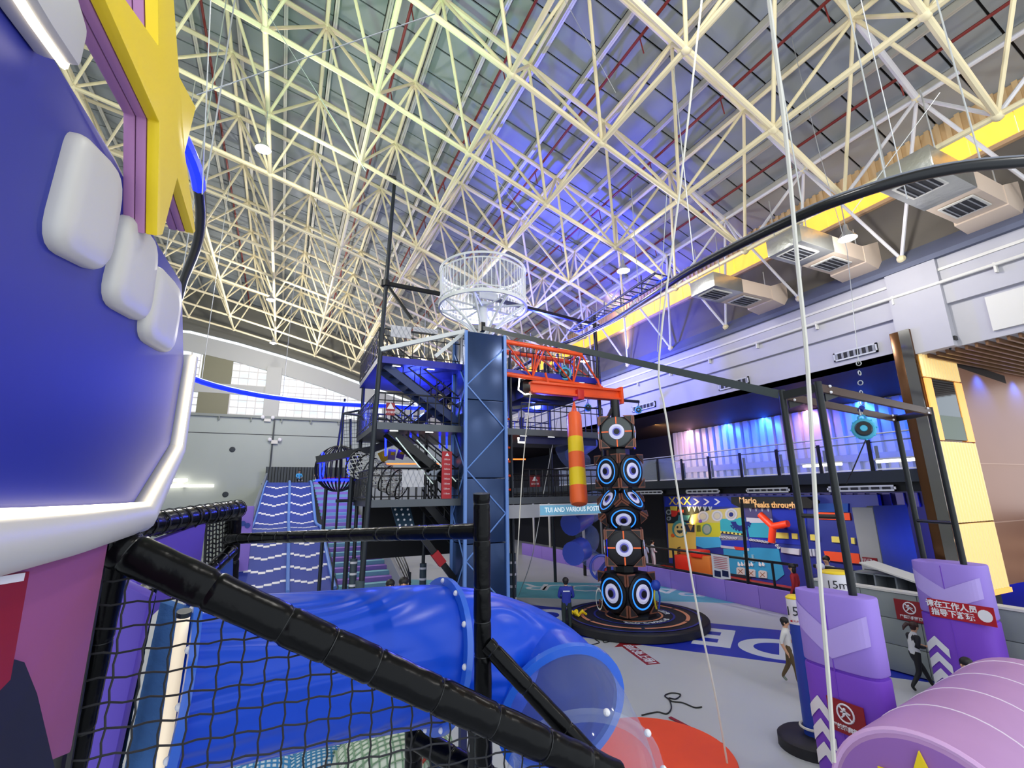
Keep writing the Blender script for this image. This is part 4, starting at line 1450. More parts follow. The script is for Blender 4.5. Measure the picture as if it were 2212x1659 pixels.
strut('support_post', (on(1264, 1243, 'z', 0).x, on(1264, 1243, 'z', 0).y, 0), P_(1262, 1190, 22.5), .09, M_black, t)
for dz in (1.9, 2.2):
    q = on(1264, 1243, 'z', 0)
    strut('foot_rung', (q.x - 1.0, q.y, .2 + dz * .5), (q.x, q.y, .1 + dz * .4), .04, M_black, t, 6)

# ================================================================== MURAL ZONE UNDER THE GALLERY
mu = thing('machine_mural', 'colourful mural wall of machine parts with a smiling yellow face', 'mural', (20.6, 16, .1))
MX = 20.62
B().bb((MX, 11.0, .12), (MX + .2, 22.6, 4.1)).done('backing_board', mat('mural_indigo', '#20308f', .6), mu)
cnt = [0]
def c1_(x, y):
    return (1420 + x / 6.9125, 1060 + y / 6.9125)


def c2_(x, y):
    return (1640 + x / 6.9125, 1060 + y / 6.9125)


def mp(pts, col, nm='colour_field', th=None, cc=c1_, rough=.85):
    cnt[0] += 1
    th = .02 + .0006 * cnt[0] if th is None else th
    xx = MX if th < .3 else MX - th
    b = B().prism([on(*cc(*p), 'x', xx) for p in pts], (-th if th < .3 else th, 0, 0))
    return b.done(nm, mat('mural_' + col[1:], col, rough), mu)


def mc(x, y, r, col, nm='disc', ry=None, cc=c1_, n=20, th=None):
    return mp([(x + r * math.cos(2 * math.pi * i / n), y + (ry or r) * math.sin(2 * math.pi * i / n)) for i in range(n)], col, nm, th, cc)


mp([(510, 350), (800, 285), (1270, 250), (1270, 430), (940, 440), (940, 700), (580, 690), (560, 500), (470, 470)], '#c9bd78')
mp([(130, 95), (1040, 100), (1170, 240), (110, 238)], '#1d37bf', 'header_field')
mp([(120, 238), (810, 240), (760, 300), (520, 360), (480, 470), (230, 500), (140, 480)], '#1b2831', 'dark_field')
mp([(160, 488), (565, 488), (585, 870), (330, 1000), (180, 1000)], '#e6c45c')
mp([(585, 478), (940, 478), (950, 695), (580, 675)], '#c8c833')
mp([(580, 690), (930, 690), (980, 840), (700, 860), (580, 820)], '#41a8e0')
mp([(940, 420), (1310, 420), (1340, 690), (950, 620)], '#36a8bd')
mp([(1300, 255), (1700, 255), (1730, 470), (1330, 470)], '#4e4a7c')
mp([(1330, 400), (1720, 420), (1745, 480), (1340, 480)], '#cfd0e0', 'pale_bar')
mp([(1340, 480), (1690, 480), (1745, 710), (1380, 690)], '#35a6c4')
mp([(1715, 255), (2230, 255), (2230, 820), (1350, 745), (1340, 700), (1750, 710)], '#1a2fae')
mp([(960, 740), (1370, 740), (1400, 860), (960, 830)], '#1c33b5')
mp([(950, 650), (1350, 690), (1370, 740), (960, 740)], '#7d8296')
mp([(990, 860), (1500, 850), (1820, 870), (1840, 1000), (1900, 1250), (1790, 1340), (1080, 1240), (1000, 1000)], '#2f95c6')
mp([(300, 870), (640, 870), (790, 900), (780, 1160), (480, 1140), (300, 1100)], '#c9702e')
mp([(0, 1100), (780, 1190), (1080, 1260), (1400, 1320), (1400, 1280), (1080, 1230), (780, 1150), (0, 1060)], '#1b2230')
for x in (540, 690, 850):
    mp([(x, 120), (x + 35, 120), (x + 95, 165), (x + 35, 210), (x, 210), (x + 60, 165)], '#d8dced', 'arrow_sign')
for x in (445, 530, 605, 685, 765, 1365, 1450, 1540, 1630):
    mp([(x, 235), (x + 22, 235), (x + 30, 275), (x + 38, 235), (x + 60, 235), (x + 32, 315)], '#b8c6d8', 'tooth_mark')
for (x, y, r) in ((690, 385, 82), (900, 375, 82), (1110, 352, 92)):
    mc(x, y, r, '#c7cad6', 'gear_rim')
    mc(x, y, r * .72, '#aab0bd', 'gear_ring')
    mc(x, y, r * .55, '#c9c4b4', 'gear_hub')
mc(1110, 355, 34, '#20307c', 'gear_eye')
mc(745, 575, 72, '#5f8f78', 'lens_rim', 85)
mc(748, 575, 52, '#9aa6a2', 'lens_glass', 66)
mc(650, 455, 26, '#7f4fc0', 'violet_dot')
mp([(1100 + 0, 460), (1380, 460), (1390, 500), (1330, 560), (1240, 600), (1150, 550)], '#1a2c80', 'saw_blade')
mc(1245, 460, 60, '#36a8bd', 'saw_hole')
for i in range(9):
    a = math.pi * (0.05 + .1 * i)
    x, y = 1245 + 150 * math.cos(a), 470 + 120 * math.sin(a)
    mp([(x - 16, y - 10), (x + 16, y - 10), (x + 8, y + 24)], '#1a2c80', 'saw_tooth')
mp([(950, 600), (1310, 640), (1310, 670), (950, 630)], '#e3d66a', 'hazard_bar')
for i in range(6):
    mp([(970 + i * 58, 606 + i * 6), (996 + i * 58, 608 + i * 6), (996 + i * 58, 634 + i * 6), (970 + i * 58, 630 + i * 6)], '#26262a', 'hazard_mark')
mp([(955, 815), (1380, 860), (1380, 900), (960, 850)], '#b9bfd0', 'pale_bar')
mp([(1150, 830), (1320, 850), (1300, 890), (1180, 880)], '#d23a2c', 'red_grip')
# smiling face
mc(345, 570, 115, '#4a9a9a', 'face_hair', 130)
mc(350, 585, 88, '#e9d48a', 'face_disc', 100)
mc(312, 545, 14, '#2a2f33', 'face_eye', 18)
mc(375, 545, 14, '#2a2f33', 'face_eye', 18)
mp([(300, 590), (395, 590), (380, 625), (345, 640), (312, 622)], '#3a4a4d', 'face_mouth')
mp([(420, 500), (560, 505), (560, 620), (440, 610)], '#27304a', 'dark_plate')
mp([(470, 515), (545, 515), (510, 600)], '#c99a4a', 'amber_triangle')
mc(240, 665, 26, '#e2671f', 'orange_dot')
for i in range(3):
    mp([(598 + i * 20, 515), (608 + i * 20, 515), (612 + i * 20, 610), (602 + i * 20, 610)], '#5b6134', 'slot')
for x in (180, 178):
    mc(180, 320 if x == 180 else 415, 40 if x == 180 else 30, '#8fa0ac', 'gauge_rim')
    mc(180, 320 if x == 180 else 415, 24 if x == 180 else 17, '#27343c', 'gauge_face')
mp([(200, 232), (300, 232), (295, 300), (210, 300)], '#c9c24a', 'claw_cuff')
mp([(215, 290), (310, 300), (300, 360), (270, 390), (225, 385)], '#c9302c', 'red_claw')
mp([(320, 280), (395, 285), (395, 325), (320, 320)], '#e2573a', 'red_tag')
mp([(330, 365), (490, 370), (460, 445), (320, 440)], '#3f7f96', 'teal_plate')
for i in range(5):
    mp([(310, 850 + i * 30), (350, 835 + i * 30), (350, 850 + i * 30), (310, 865 + i * 30)], '#33302a', 'hazard_mark')
for k, (x, y) in enumerate(((1255, 1205), (1412, 1235), (1585, 1255))):
    mp([(x - 60, y - 50), (x - 40, y - 68), (x + 40, y - 60), (x + 64, y - 40), (x + 66, y + 50), (x - 56, y + 40)], '#c4c7c8', 'dial_plate')
    mp([(x - 40, y - 35), (x - 28, y - 38), (x + 42, y + 28), (x + 30, y + 32)], '#8a5a3c', 'dial_mark')
    mp([(x + 30, y - 38), (x + 42, y - 34), (x - 28, y + 32), (x - 40, y + 28)], '#8a5a3c', 'dial_mark')
for x in (1215, 1265, 1315, 1365, 1410, 1530, 1580):
    mp([(x, 1060), (x + 34, 1105), (x + 30, 1130), (x, 1115)], '#dfe6ea', 'white_tooth')
for x in (1300, 1340, 1420):
    mp([(x, 950), (x + 30, 955), (x + 42, 1060), (x + 14, 1060)], '#7fb6cf', 'pipe_mark')
for (x, y) in [(960 + 45 * i, 690 + 4 * i) for i in range(6)] + [(1410 + 42 * i, 730 + 6 * i) for i in range(7)] + [(1760, 770), (1800, 815), (1830, 850)]:
    mc(x, y, 22, '#c3c6cf', 'chain_link', 18, n=10)
    mc(x, y, 10, '#6a7088', 'chain_hole', 8, n=8)
for (xa, ya, xb, yb) in ((252, 620, 450, 715), (505, 632, 590, 722), (672, 645, 720, 738), (780, 652, 905, 745), (1100, 680, 1240, 775), (1390, 698, 1452, 795)):
    mp([(xa, ya), (xb - 8, ya + 8), (xb, yb), (xa + 8, yb - 8)], '#e3d467', 'yellow_dash', cc=c2_)
for (pts) in ([(905, 320), (1370, 332), (1385, 440), (915, 425)], [(985, 900), (1510, 940), (1535, 1090), (1220, 1060), (1030, 1035)]):
    mp(pts, '#f0562e', 'orange_bar', cc=c2_)
mp([(910, 190), (1350, 190), (1350, 320), (905, 315)], '#1f4a9c', cc=c2_)
mp([(350, 845), (620, 870), (620, 960), (350, 920)], '#c9cede', 'pale_pipe', cc=c2_)
for i in range(4):
    mp([(715 + i * 50, 870), (745 + i * 50, 870), (760 + i * 50, 980), (730 + i * 50, 970)], '#bcc4d8', 'spring_coil', cc=c2_)
# gold lettered plaque and the yellow crosses
mp([(1100, 92), (2230, 95), (2320, 160), (2300, 262), (1240, 256), (1105, 190)], '#191a1c', 'plaque', th=.5)
Rx = frame3((0, -1, 0), (0, 0, 1))
M_gold = mat('gold_letter', '#d9a25a', .4)
p = on(*c1_(1350, 148), 'x', MX - .52)
text('plaque_word', 'Mario', .40, M_gold, p, Rx, mu, .01, bold=.012)
p = on(*c1_(1745, 215), 'x', MX - .52)
text('plaque_word', 'reaks through', .36, M_gold, p, Rx, mu, .01, bold=.012)
p = on(*c1_(330, 158), 'x', MX - .15)
text('header_word', 'XXX', .62, mat('olive_letter', '#c9c05a', .5), p, Rx, mu, .01, sx=1.3)
# orange three armed pipe in front
yp = thing('three_armed_pipe', 'orange red Y shaped pipe mounted before the mural', 'pipe', on(*c1_(1710, 770), 'x', MX - .7))
j = on(*c1_(1725, 535), 'x', MX - .75)
for e in ((1535, 355), (1950, 490), (1705, 770)):
    B().tube([j, on(*c1_(*e), 'x', MX - .75)], .15, 12).done('arm', mat('red_orange', '#ee3f1c', .45), yp, smooth=True)
strut('wall_stub', j, j + Vector((.7, 0, 0)), .12, mat('red_orange', '#ee3f1c'), yp)
# red cubes and low things on the red mat
for k, (x0, y0, x1, y1, lab) in enumerate(((260, 985, 470, 1130, 'bright red foam cube lower left before the mural'), (490, 895, 640, 985, 'bright red foam cube on the orange block before the mural'))):
    a, b = on(*c1_(x0, y1), 'x', 19.8), on(*c1_(x1, y0), 'x', 19.8)
    zb_ = .2 if k == 0 else a.z
    t = thing('foam_cube', lab, 'foam cube', (20.1, (a.y + b.y) / 2, zb_), 'red foam cubes before the mural')
    B().bb((19.8, min(a.y, b.y), zb_), (20.5, max(a.y, b.y), b.z)).done('cube', mat('foam_red', '#e23420', .55), t, bevel=.05)
a, b = on(*c1_(480, 1150), 'x', 19.9), on(*c1_(775, 990), 'x', 19.9)
t = thing('foam_block', 'long orange foam block on the red mat', 'foam block', (20.2, (a.y + b.y) / 2, .2))
B().bb((19.9, min(a.y, b.y), .2), (20.55, max(a.y, b.y), b.z)).done('block', mat('foam_amber', '#cc7a33', .55), t, bevel=.05)
rm = struct(B().bb((16.95, 11.0, 0), (MX, 23, .2)).done('floor_red_platform', M_redfloor))
for k in range(9):
    y = 11.8 + k * .5
    B().lathe([(.22 + .05 * (k % 3), 0), (.22 + .05 * (k % 3), .01)], (17.5 + (k * 37 % 17) / 17 * 1.8, y, .2), n=14).done('mat_spot', mat('mat_spot_' + 'ab'[k % 2], ['#d8cdbd', '#c98b58'][k % 2], .5), rm)
# violet barrier with black rail
t = thing('violet_barrier', 'low violet foam barrier wall running below the gallery', 'barrier', (16.75, 22, 0))
for k in range(14):
    y = 12.0 + k * 1.55
    B().bb((16.6, y + .01, 0), (16.85, y + 1.54, .80)).done('barrier_pad', M_purple, t, bevel=.02)
t = thing('black_railing', 'black steel railing standing on the violet barrier', 'railing', (16.72, 17, .8))
for z, r in ((1.72, .05), (.85, .05)):
    strut('rail', (16.72, 11.9, z), (16.72, 23.4, z), r, M_black, t)
for y in (12.9, 15.4, 18.0, 20.5, 23.2):
    strut('rail_post', (16.72, y, .8), (16.72, y, 1.75), .045, M_black, t)
strut('tall_post', (16.72, 14.05, .8), (16.72, 13.9, 4.0), .06, M_black, t)
t = thing('notice_sheet', 'white printed notice with photos hung on the black railing', 'notice', (16.6, 17, 1.0))
q = [on(*c1_(*p), 'x', 16.62) for p in ((800, 940), (1060, 985), (1092, 1322), (960, 1325), (832, 1290))]
B().prism(q, (.02, 0, 0)).done('sheet', M_signwhite, t)
for i in range(7):
    a, b = on(*c1_(835 + i * 3, 985 + i * 27), 'x', 16.615), on(*c1_(1035 + i * 3, 1010 + i * 27), 'x', 16.615)
    B().bar(a, b, .01, .02).done('print_line', mat('print_grey', '#9aa0b0' if i else '#c04050', .6), t)
for x in (850, 965):
    B().prism([on(*c1_(*p), 'x', 16.615) for p in ((x, 1185), (x + 95, 1205), (x + 100, 1295), (x + 5, 1275))], (.008, 0, 0)).done('photo_print', M_deckblue, t)
for k, (y, r) in enumerate(((33.0, .08), (30.6, .08), (26.3, .09), (24.4, .06), (22.0, .07))):
    t = thing('slim_column', ['thin white column farthest along the violet barrier', 'thin white column second farthest along the barrier', 'thin white column left of the twisting slide', 'slender grey column behind the twisting slide', 'grey column beside the mural edge'][k], 'column', (17.3, y, 0), 'slim columns under the gallery')
    B().cyl((17.3, y, 0), (17.3, y, 4.0), r, 10).done('shaft', M_offwhite if k < 3 else M_vent, t, smooth=True)
    B().lathe([(r * 2, 0), (r * 2, .04)], (17.3, y, 0), n=10).done('foot_plate', M_vent, t)
# grey booth, cubby shelf, grey pad wall right
a, b = on(1836, 1095, 'x', 17.6), on(1850, 1250, 'x', 17.6)
t = thing('grey_booth', 'tall grey panelled booth at the right end of the mural', 'booth', (18.2, 9.5, 0))
B().bb((17.9, 9.77, 0), (18.1, 10.42, 3.7)).done('front_panel', mat('booth_light', '#b7b7ba', .6), t)
B().bb((17.92, 9.75, 0), (19.95, 9.95, 3.75)).done('side_panel', mat('booth_dark', '#6f7376', .6, var=.06), t)
t = thing('exit_sign', 'red sign with white arrow figure on the grey booth', 'sign', (17.88, 9.8, 2.0))
p, q = on(1863, 1203, 'x', 17.87), on(1897, 1222, 'x', 17.87)
B().bb((17.85, q.y, q.z), (17.89, p.y, p.z)).done('board', M_darkred, t)
text('figure', '➔', .25, M_signwhite, (17.845, p.y - .22, (p.z + q.z) / 2), frame3((0, -1, 0), (0, 0, 1)), t, .002)
text('printed_line', '出口', .17, M_signwhite, (17.845, q.y + .3, (p.z + q.z) / 2), frame3((0, -1, 0), (0, 0, 1)), t, .002)
GW = 13.75
t = thing('grey_pad_wall', 'low grey padded wall behind the running girl', 'padded wall', (GW, 7, 0))
for i in range(6):
    y1 = 9.4 - i * 1.25
    for j in range(3):
        B().bb((GW, y1 - 1.24, .03 + j * .6), (GW + .25, y1, .62 + j * .6)).done('wall_pad', mat('pad_grey', '#8b9392', .65, var=.05, vscale=1), t, bevel=.015)
    if i == 0:
        B().bb((GW - .02, y1 - 7.5, 1.83), (GW + .27, y1, 1.88)).done('top_cap', M_offwhite, t)
t = thing('cubby_shelf', 'grey open shoe shelf standing behind the low grey wall', 'shelf', (15.2, 8.1, 0))
for j in range(3):
    block('shelf_board', (15.3, 7.7, 1.0 + .5 * j), (.5, 2.6, .04), mat('shelf_grey', '#9a9fa2', .55), t)
for i in range(6):
    block('shelf_divider', (15.3, 6.4 + .52 * i, 1.5), (.5, .04, 1.05), mat('shelf_grey', '#9a9fa2'), t)
block('shelf_back', (15.56, 7.7, 1.25), (.03, 2.6, 1.6), mat('shelf_dark', '#565b60', .6), t)
block('shelf_plinth', (15.3, 7.7, .5), (.5, 2.6, .96), mat('shelf_grey', '#9a9fa2'), t)
block('lid_board', (15.15, 7.9, 2.1), (.7, 1.6, .04), M_offwhite, t, Matrix.Rotation(.25, 3, 'X'))
t = thing('black_handrail', 'short black bent handrail at the booth corner', 'railing', (16.6, 9.4, 0))
B().tube([(16.9, 11.4, 1.75), (16.5, 9.6, 1.75), (16.2, 8.8, 1.72), (16.2, 8.8, 1.0), (16.2, 8.8, 0)], .07, 8).done('rail', M_black, t, smooth=True)

# ================================================================== BACK-LIT PILLAR, COPPER WALL, SLAT CEILING AT THE RIGHT
M_copper = mat('copper_mesh', '#a5765e', .35, .35, bump=.1, bscale=60, var=.06, vscale=.6)
M_brownsteel = mat('bronze_gloss', '#5d3d22', .16, .6)
M_litpanel = mat('lit_amber_panel', '#f6e0a0', .45, emit=.34, ecol='#ffd480')
M_litedge = mat('lit_edge', '#ffb45e', .45, emit=.8, ecol='#ffad58')
lp = thing('lit_pillar', 'tall bronze pillar with glowing yellow ribbed panels and a mirror window', 'pillar', (17.6, 7.3, 0))
PXa, PXb, PY_, PZb, PZt = 16.62, 18.85, 7.1, 1.55, 8.8
B().bb((PXa - .1, PY_ + .02, 1.4), (PXb, PY_ + .55, 8.95)).done('pillar_body', M_brownsteel, lp, bevel=.02)
B().bb((PXa - .12, PY_ + .02, 1.4), (PXa - .1, PY_ + .3, 8.95)).done('pillar_cheek', mat('mirror_steel', '#8d8a86', .08, .9), lp)
zw0, zw1 = on(2075, 955, 'y', PY_).z, on(2040, 822, 'y', PY_).z
zl = [PZb, 3.35, zw0, zw1, PZt]
for (za, zb_) in ((zl[0], zl[1]), (zl[1], zl[2]), (zl[3], zl[4])):
    nrib = 13
    for i in range(nrib):
        xa = PXa + .06 + (PXb - PXa - .12) * i / nrib
        wd = (PXb - PXa - .12) / nrib
        B().prism([(xa, PY_, za + .02), (xa + wd * .25, PY_ - .06, za + .02), (xa + wd * .6, PY_ - .06, za + .02), (xa + wd * .8, PY_, za + .02)], (0, 0, zb_ - za - .04)).done('lit_rib', M_litpanel, lp)
for za, zb_ in ((zl[0], zl[1]), (zl[1], zl[2]), (zl[3], zl[4])):
    B().bb((PXa + .06, PY_ - .005, za + .02), (PXb - .06, PY_ + .02, zb_ - .02)).done('lit_backing', mat('amber_groove', '#d79a3c', .5, emit=.12), lp)
for xa, xb in ((PXa + .06, PXa + .42), (PXb - .48, PXb - .06)):
    B().bb((xa, PY_ - .04, zw0 + .02), (xb, PY_, zw1 - .02)).done('lit_side_strip', M_litedge, lp)
B().bb((PXa + .42, PY_ - .02, zw0 + .05), (PXb - .48, PY_, zw1 - .02)).done('mirror_window', mat('dark_mirror', '#6f7478', .06, .9), lp)
B().bb((PXa + .42, PY_ - .03, zw0 + .05), (PXb - .48, PY_ - .022, zw0 + .75)).done('frosted_strip', mat('frosted_green', '#6d7a6a', .4), lp)
B().prism([(PXa + .05, PY_ - .06, PZb), (PXb, PY_ - .06, PZb), (PXb, PY_ + .5, PZb), (PXa + .05, PY_ + .5, PZb)], (0, 0, -.12)).done('lit_soffit', M_litedge, lp)
B().bb((PXa + .3, PY_ + .1, 0), (PXb - .3, PY_ + .5, 1.45)).done('plinth', M_darkwall, lp)
cw = struct(B().bb((PXb, PY_, 1.6), (25, PY_ + .15, 8.3)).done('wall_copper', M_copper))
for z in (5.0, 3.3):
    block('panel_seam', (22, PY_ - .005, z), (6.4, .015, .03), mat('seam_copper', '#c79e85', .4, .4), cw)
sc_ = sroot('ceiling_slats', (20, 3, 8.2))
M_slat = mat('bronze_slat', '#7a5638', .4, .2)
for k in range(40):
    y = PY_ - .15 - k * .22
    B().bb((16.9, y - .03, 8.05), (25, y + .03, 8.22)).done('slat', M_slat, sc_)
B().bb((16.9, -4, 8.3), (25, PY_, 8.4)).done('slat_backing', M_darkwall, sc_)
t = thing('bar_counter', 'dim bar counter with small lit shelves beyond the grey wall', 'counter', (21, 5.5, 0))
B().bb((20.6, 3, 0), (21.4, 7.0, 1.25)).done('counter_body', mat('pad_grey', '#8b9392'), t)
B().bb((24.0, 2, 0), (24.3, 7.0, 3.4)).done('back_shelf', M_brown, t)
for i in range(5):
    for j in range(2):
        block('lit_bottle_shelf', (23.95, 3.2 + i * .75, 1.5 + j * .8), (.1, .5, .12), mat('shelf_glow', '#ffe2bd', .5, emit=2.0), t)
t = thing('black_camera', 'small black camera on the wall above the glowing pillar', 'camera', on(2050, 735, 'x', 16.9))
c = on(2052, 733, 'x', 16.7)
B().box(c, (.14, .3, .12)).done('housing', M_black, t)
strut('arm', c, c + Vector((.15, .1, -.25)), .03, M_black, t)

# ================================================================== RIGHT FRAME, VIOLET PADS, DISTANCE POLES
FA, FB, FC, FD = on(1690, 855, 'z', 5.9), on(1768, 838, 'z', 5.9), on(1935, 905, 'z', 5.9), on(2010, 890, 'z', 5.9)
fr = thing('belay_gantry', 'black four legged steel frame holding the hanging cyan drum', 'frame', ((FA.x + FD.x) / 2, (FA.y + FD.y) / 2, 0))
M_frame2 = mat('frame_black', '#1d2123', .38, .3)
M_brownbar = mat('brown_bar', '#4a3328', .4, .3)
for p in (FA, FB, FC, FD):
    B().cyl((p.x, p.y, 0), (p.x, p.y, 6.0), .055, 10).done('leg', M_frame2, fr, smooth=True)
for a, b, m in ((FA, FB, M_frame2), (FB, FD, M_brownbar), (FA, FC, M_brownbar), (FC, FD, M_frame2)):
    B().bar(a, b, .07, .13).done('top_bar', m, fr)
for a, b, z in ((FA, FB, 3.9), (FC, FD, 3.6)):
    strut('rung', (a.x, a.y, z), (b.x, b.y, z), .035, M_frame2, fr)
for p, q in ((FA, FC), (FB, FD)):
    for s in (p.lerp(q, .06), p.lerp(q, .94)):
        for dz in (-.05, .05):
            B().ball(s + Vector((0, -.05, dz)), .025, 6, 4).done('bolt', M_signwhite, fr)
    B().prism([p.lerp(q, .04) + Vector((0, 0, -.07)), p.lerp(q, .14) + Vector((0, 0, -.07)), p.lerp(q, .04) + Vector((0, 0, -.2))], (0, .02, 0)).done('gusset', M_frame2, fr)
bm_a, bm_b = on(1042, 706, 'z', 9.9), on(1688, 853, 'z', 5.95)
t = thing('guide_beam', 'long dark grey beam from the navy column to the black frame', 'beam', lerp(bm_a, bm_b, .5))
bm_a = on(1042, 708, 'y', 15.5)
B().bar(bm_a, bm_b, .13, .15).done('box_beam', mat('beam_grey', '#3a4346', .45), t)
B().box(bm_a + Vector((0, 0, .02)), (.16, .2, .34)).done('end_bracket', M_black, t)
pdisc = on(1866, 927, 'y', 5.3)
t = belay('belay_drum', 'large cyan belay drum hanging under the black frame at right', pdisc, .20, (CAM - pdisc) * Vector((1, 1, .1)), .02)
a = pdisc + Vector((0, 0, .26))
b2_ = on(1855, 785, 'y', 5.3)
for s in (-1, 1):
    strut('shackle_side', a + Vector((s * .03, 0, 0)), a + Vector((s * .03, 0, .12)), .012, M_wire, t)
B().tube([a + Vector((0, 0, .1)), on(1862, 880, 'y', 5.3)], .05, 8).done('navy_sling', mat('sling_navy', '#16328f', .6), t)
for i in range(5):
    c = lerp(on(1862, 870, 'y', 5.3), b2_, i / 4)
    B().ring(c, (0, 1, 0) if i % 2 else (1, 0, 0), .045, .01, 10, 5).done('chain_link', M_wire, t, smooth=True)
B().tube([b2_, on(1830, 540, 'y', 5.6), on(1770, 330, 'y', 6.0), on(1690, 0, 'y', 6.4)], .008, 5).done('suspension_cable', M_wire, t)
B().tube([pdisc + Vector((0, 0, -.2)), on(1840, 1020, 'y', 5.6), on(1828, 1045, 'y', 5.8)], .012, 5).done('webbing', M_black, t)

def oval(cx, cy, hx, hy, n=28):
    pts = []
    for i in range(n):
        a = 2 * math.pi * i / n
        c, s = math.cos(a), math.sin(a)
        pts.append((cx + hx * math.copysign(abs(c) ** .55, c), cy + hy * math.copysign(abs(s) ** .75, s)))
    return pts


SGN = frame3((0, -1, 0), (0, 0, 1))
def pad(lab, cx, cy, hx, hy, H, colors, sign):
    t = thing('violet_pad', lab, 'pillar pad', (cx, cy, 0))
    zc = H * .635
    for (za, zb_, m) in ((0, zc - .015, colors[0]), (zc + .015, H, colors[1])):
        o = oval(cx, cy, hx, hy)
        B().prism([(x, y, za) for x, y in o], (0, 0, zb_ - za)).done('pad_sleeve', m, t, bevel=.03)
    o = oval(cx, cy, hx - .03, hy - .03)
    B().prism([(x, y, zc - .02) for x, y in o], (0, 0, .04)).done('pad_joint', M_purple2, t)
    # colour fields laid on the outer face
    X = cx - hx
    def xs_(u):
        q_ = min(1, abs(u) / hy) ** (1 / .75)
        return cx - hx * max(0.0, 1 - q_ * q_) ** .275
    def strip_(us, lo, hi, m, nm, th=.01):
        b_ = B()
        n_ = 20
        for i in range(n_ + 1):
            u = us[0] + (us[-1] - us[0]) * i / n_
            za, zb2 = float(np.interp(u, us, lo)), float(np.interp(u, us, hi))
            b_.v += [(xs_(u) - th, cy - u, za), (xs_(u) - th, cy - u, zb2)]
        for i in range(n_):
            b_.f.append((2 * i, 2 * i + 1, 2 * i + 3, 2 * i + 2))
        b_.mi = [0] * n_
        b_.done(nm, m, t)
    q = hy
    strip_([-q * .93, 0, q * .93], [zc + .5, zc + .15, zc + .42], [H - .16, H - .5, H - .22], colors[2], 'pale_field')
    for k in range(3):
        z0 = zc - .62 - .30 * k
        us = [-q * .93, -q * .58, -q * .22]
        strip_(us, [z0 - .17, z0 + .03, z0 - .17], [z0, z0 + .2, z0], M_signwhite, 'white_chevron', .014)
    B().bb((X - .006, cy - .006, .05), (X + .02, cy + .006, H - .05)).done('seam', M_purple2, t)
    return t


PADH = 2.8
pA, pB = on(1722, 1268, 'x', 7.62), on(1884, 1298, 'x', 7.62)
t1_ = pad('violet oval pillar pad nearer, with red climbing ban sign low down', 7.66, (pA.y + pB.y) / 2, .26, (pA.y - pB.y) / 2, PADH, (M_purple2, mat('mid_violet_foam', '#9b80dc', .6), M_lilac), 1)
c2 = on(2050, 1215, 'x', 12.6)
t2_ = pad('violet oval pillar pad farther, with wide red notice at chest height', 12.68, 5.66, .34, .60, c2.z, (M_purple2, mat('mid_violet_foam', '#9b80dc'), M_lilac), 2)
def ban(lab, p, wd, ht, txt):
    """red sign facing -x with struck circle"""
    t = thing('ban_sign', lab, 'sign', p)
    B().box(p, (.012, wd, ht)).done('board', M_darkred, t)
    c = p + Vector((-.012, 0, ht * .14))
    B().ring(c, (1, 0, 0), ht * .27, ht * .03, 20, 5).done('ring_mark', M_signwhite, t)
    strut('slash_mark', c + Vector((0, ht * .18, ht * .18)), c + Vector((0, -ht * .18, -ht * .18)), ht * .025, M_signwhite, t, 6)
    B().ball(c + Vector((0, .02 * wd, ht * .12)), ht * .05, 6, 4).bar(c + Vector((0, 0, ht * .08)), c + Vector((0, .03, -ht * .08)), .02, ht * .07).bar(c + Vector((0, 0, ht * .05)), c + Vector((0, -ht * .15, 0)), .02, ht * .04).bar(c + Vector((0, .03, -ht * .08)), c + Vector((0, ht * .14, -ht * .15)), .02, ht * .04).bar(c + Vector((0, .0, ht * .05)), c + Vector((0, ht * .15, ht * .02)), .02, ht * .04).done('figure_mark', M_signwhite, t)
    text('printed_line', txt, ht * .17, M_signwhite, p + Vector((-.008, 0, -ht * .33)), SGN, t, .002, bold=.003)
    return t


p = on(1829, 1552, 'x', 7.375)
ban('dark red climbing ban sign on the nearer violet pad', p, .50, .42, '严禁攀爬打闹')
p = on(1966, 1320, 'x', GW - .03)
ban('dark red climbing ban sign on the grey padded wall', p, .62, .46, '严禁攀爬打闹')
p = on(2075, 1322, 'x', 12.33)
t = thing('staff_notice', 'wide red notice with two lines of white characters on the farther violet pad', 'sign', p)
B().box(p, (.014, 1.05, .34)).done('board', M_red, t)
text('printed_line', '请在工作人员', .14, M_signwhite, p + Vector((-.01, .14, .075)), SGN, t, .002, bold=.004)
text('printed_line', '指导下游玩', .14, M_signwhite, p + Vector((-.01, .14, -.075)), SGN, t, .002, bold=.004)
B().lathe([(.11, 0), (.11, .006)], p + Vector((-.008, -.38, 0)), (-1, 0, 0), 16).done('badge', M_signwhite, t)

def dist_pole(lab, x, y, H, word, R=.17):
    t = thing('distance_pole', lab, 'marker pole', (x, y, 0))
    B().cyl((x, y, .05), (x, y, H - .42), R, 20).done('blue_shaft', mat('pole_blue', '#1b3fa6', .4), t, smooth=True)
    B().cyl((x, y, H - .42), (x, y, H), R + .005, 20).done('white_cap_band', M_signwhite, t, smooth=True)
    B().lathe([(R + .01, 0), (R + .01, .02), (R * .8, .05)], (x, y, H), n=20).done('yellow_top', M_yellow, t)
    v = Vector((-x, -y, 0)).normalized()
    text('mark', word, .22, mat('ink', '#22242a', .5), Vector((x, y, H - .2)) + v * (R + .012), frame3((-v.y, v.x, 0), (0, 0, 1)), t, .002)
    text('small_mark', '■ RUNNING', .045, M_red, Vector((x, y, H - .36)) + v * (R + .012), frame3((-v.y, v.x, 0), (0, 0, 1)), t, .001)
    return t


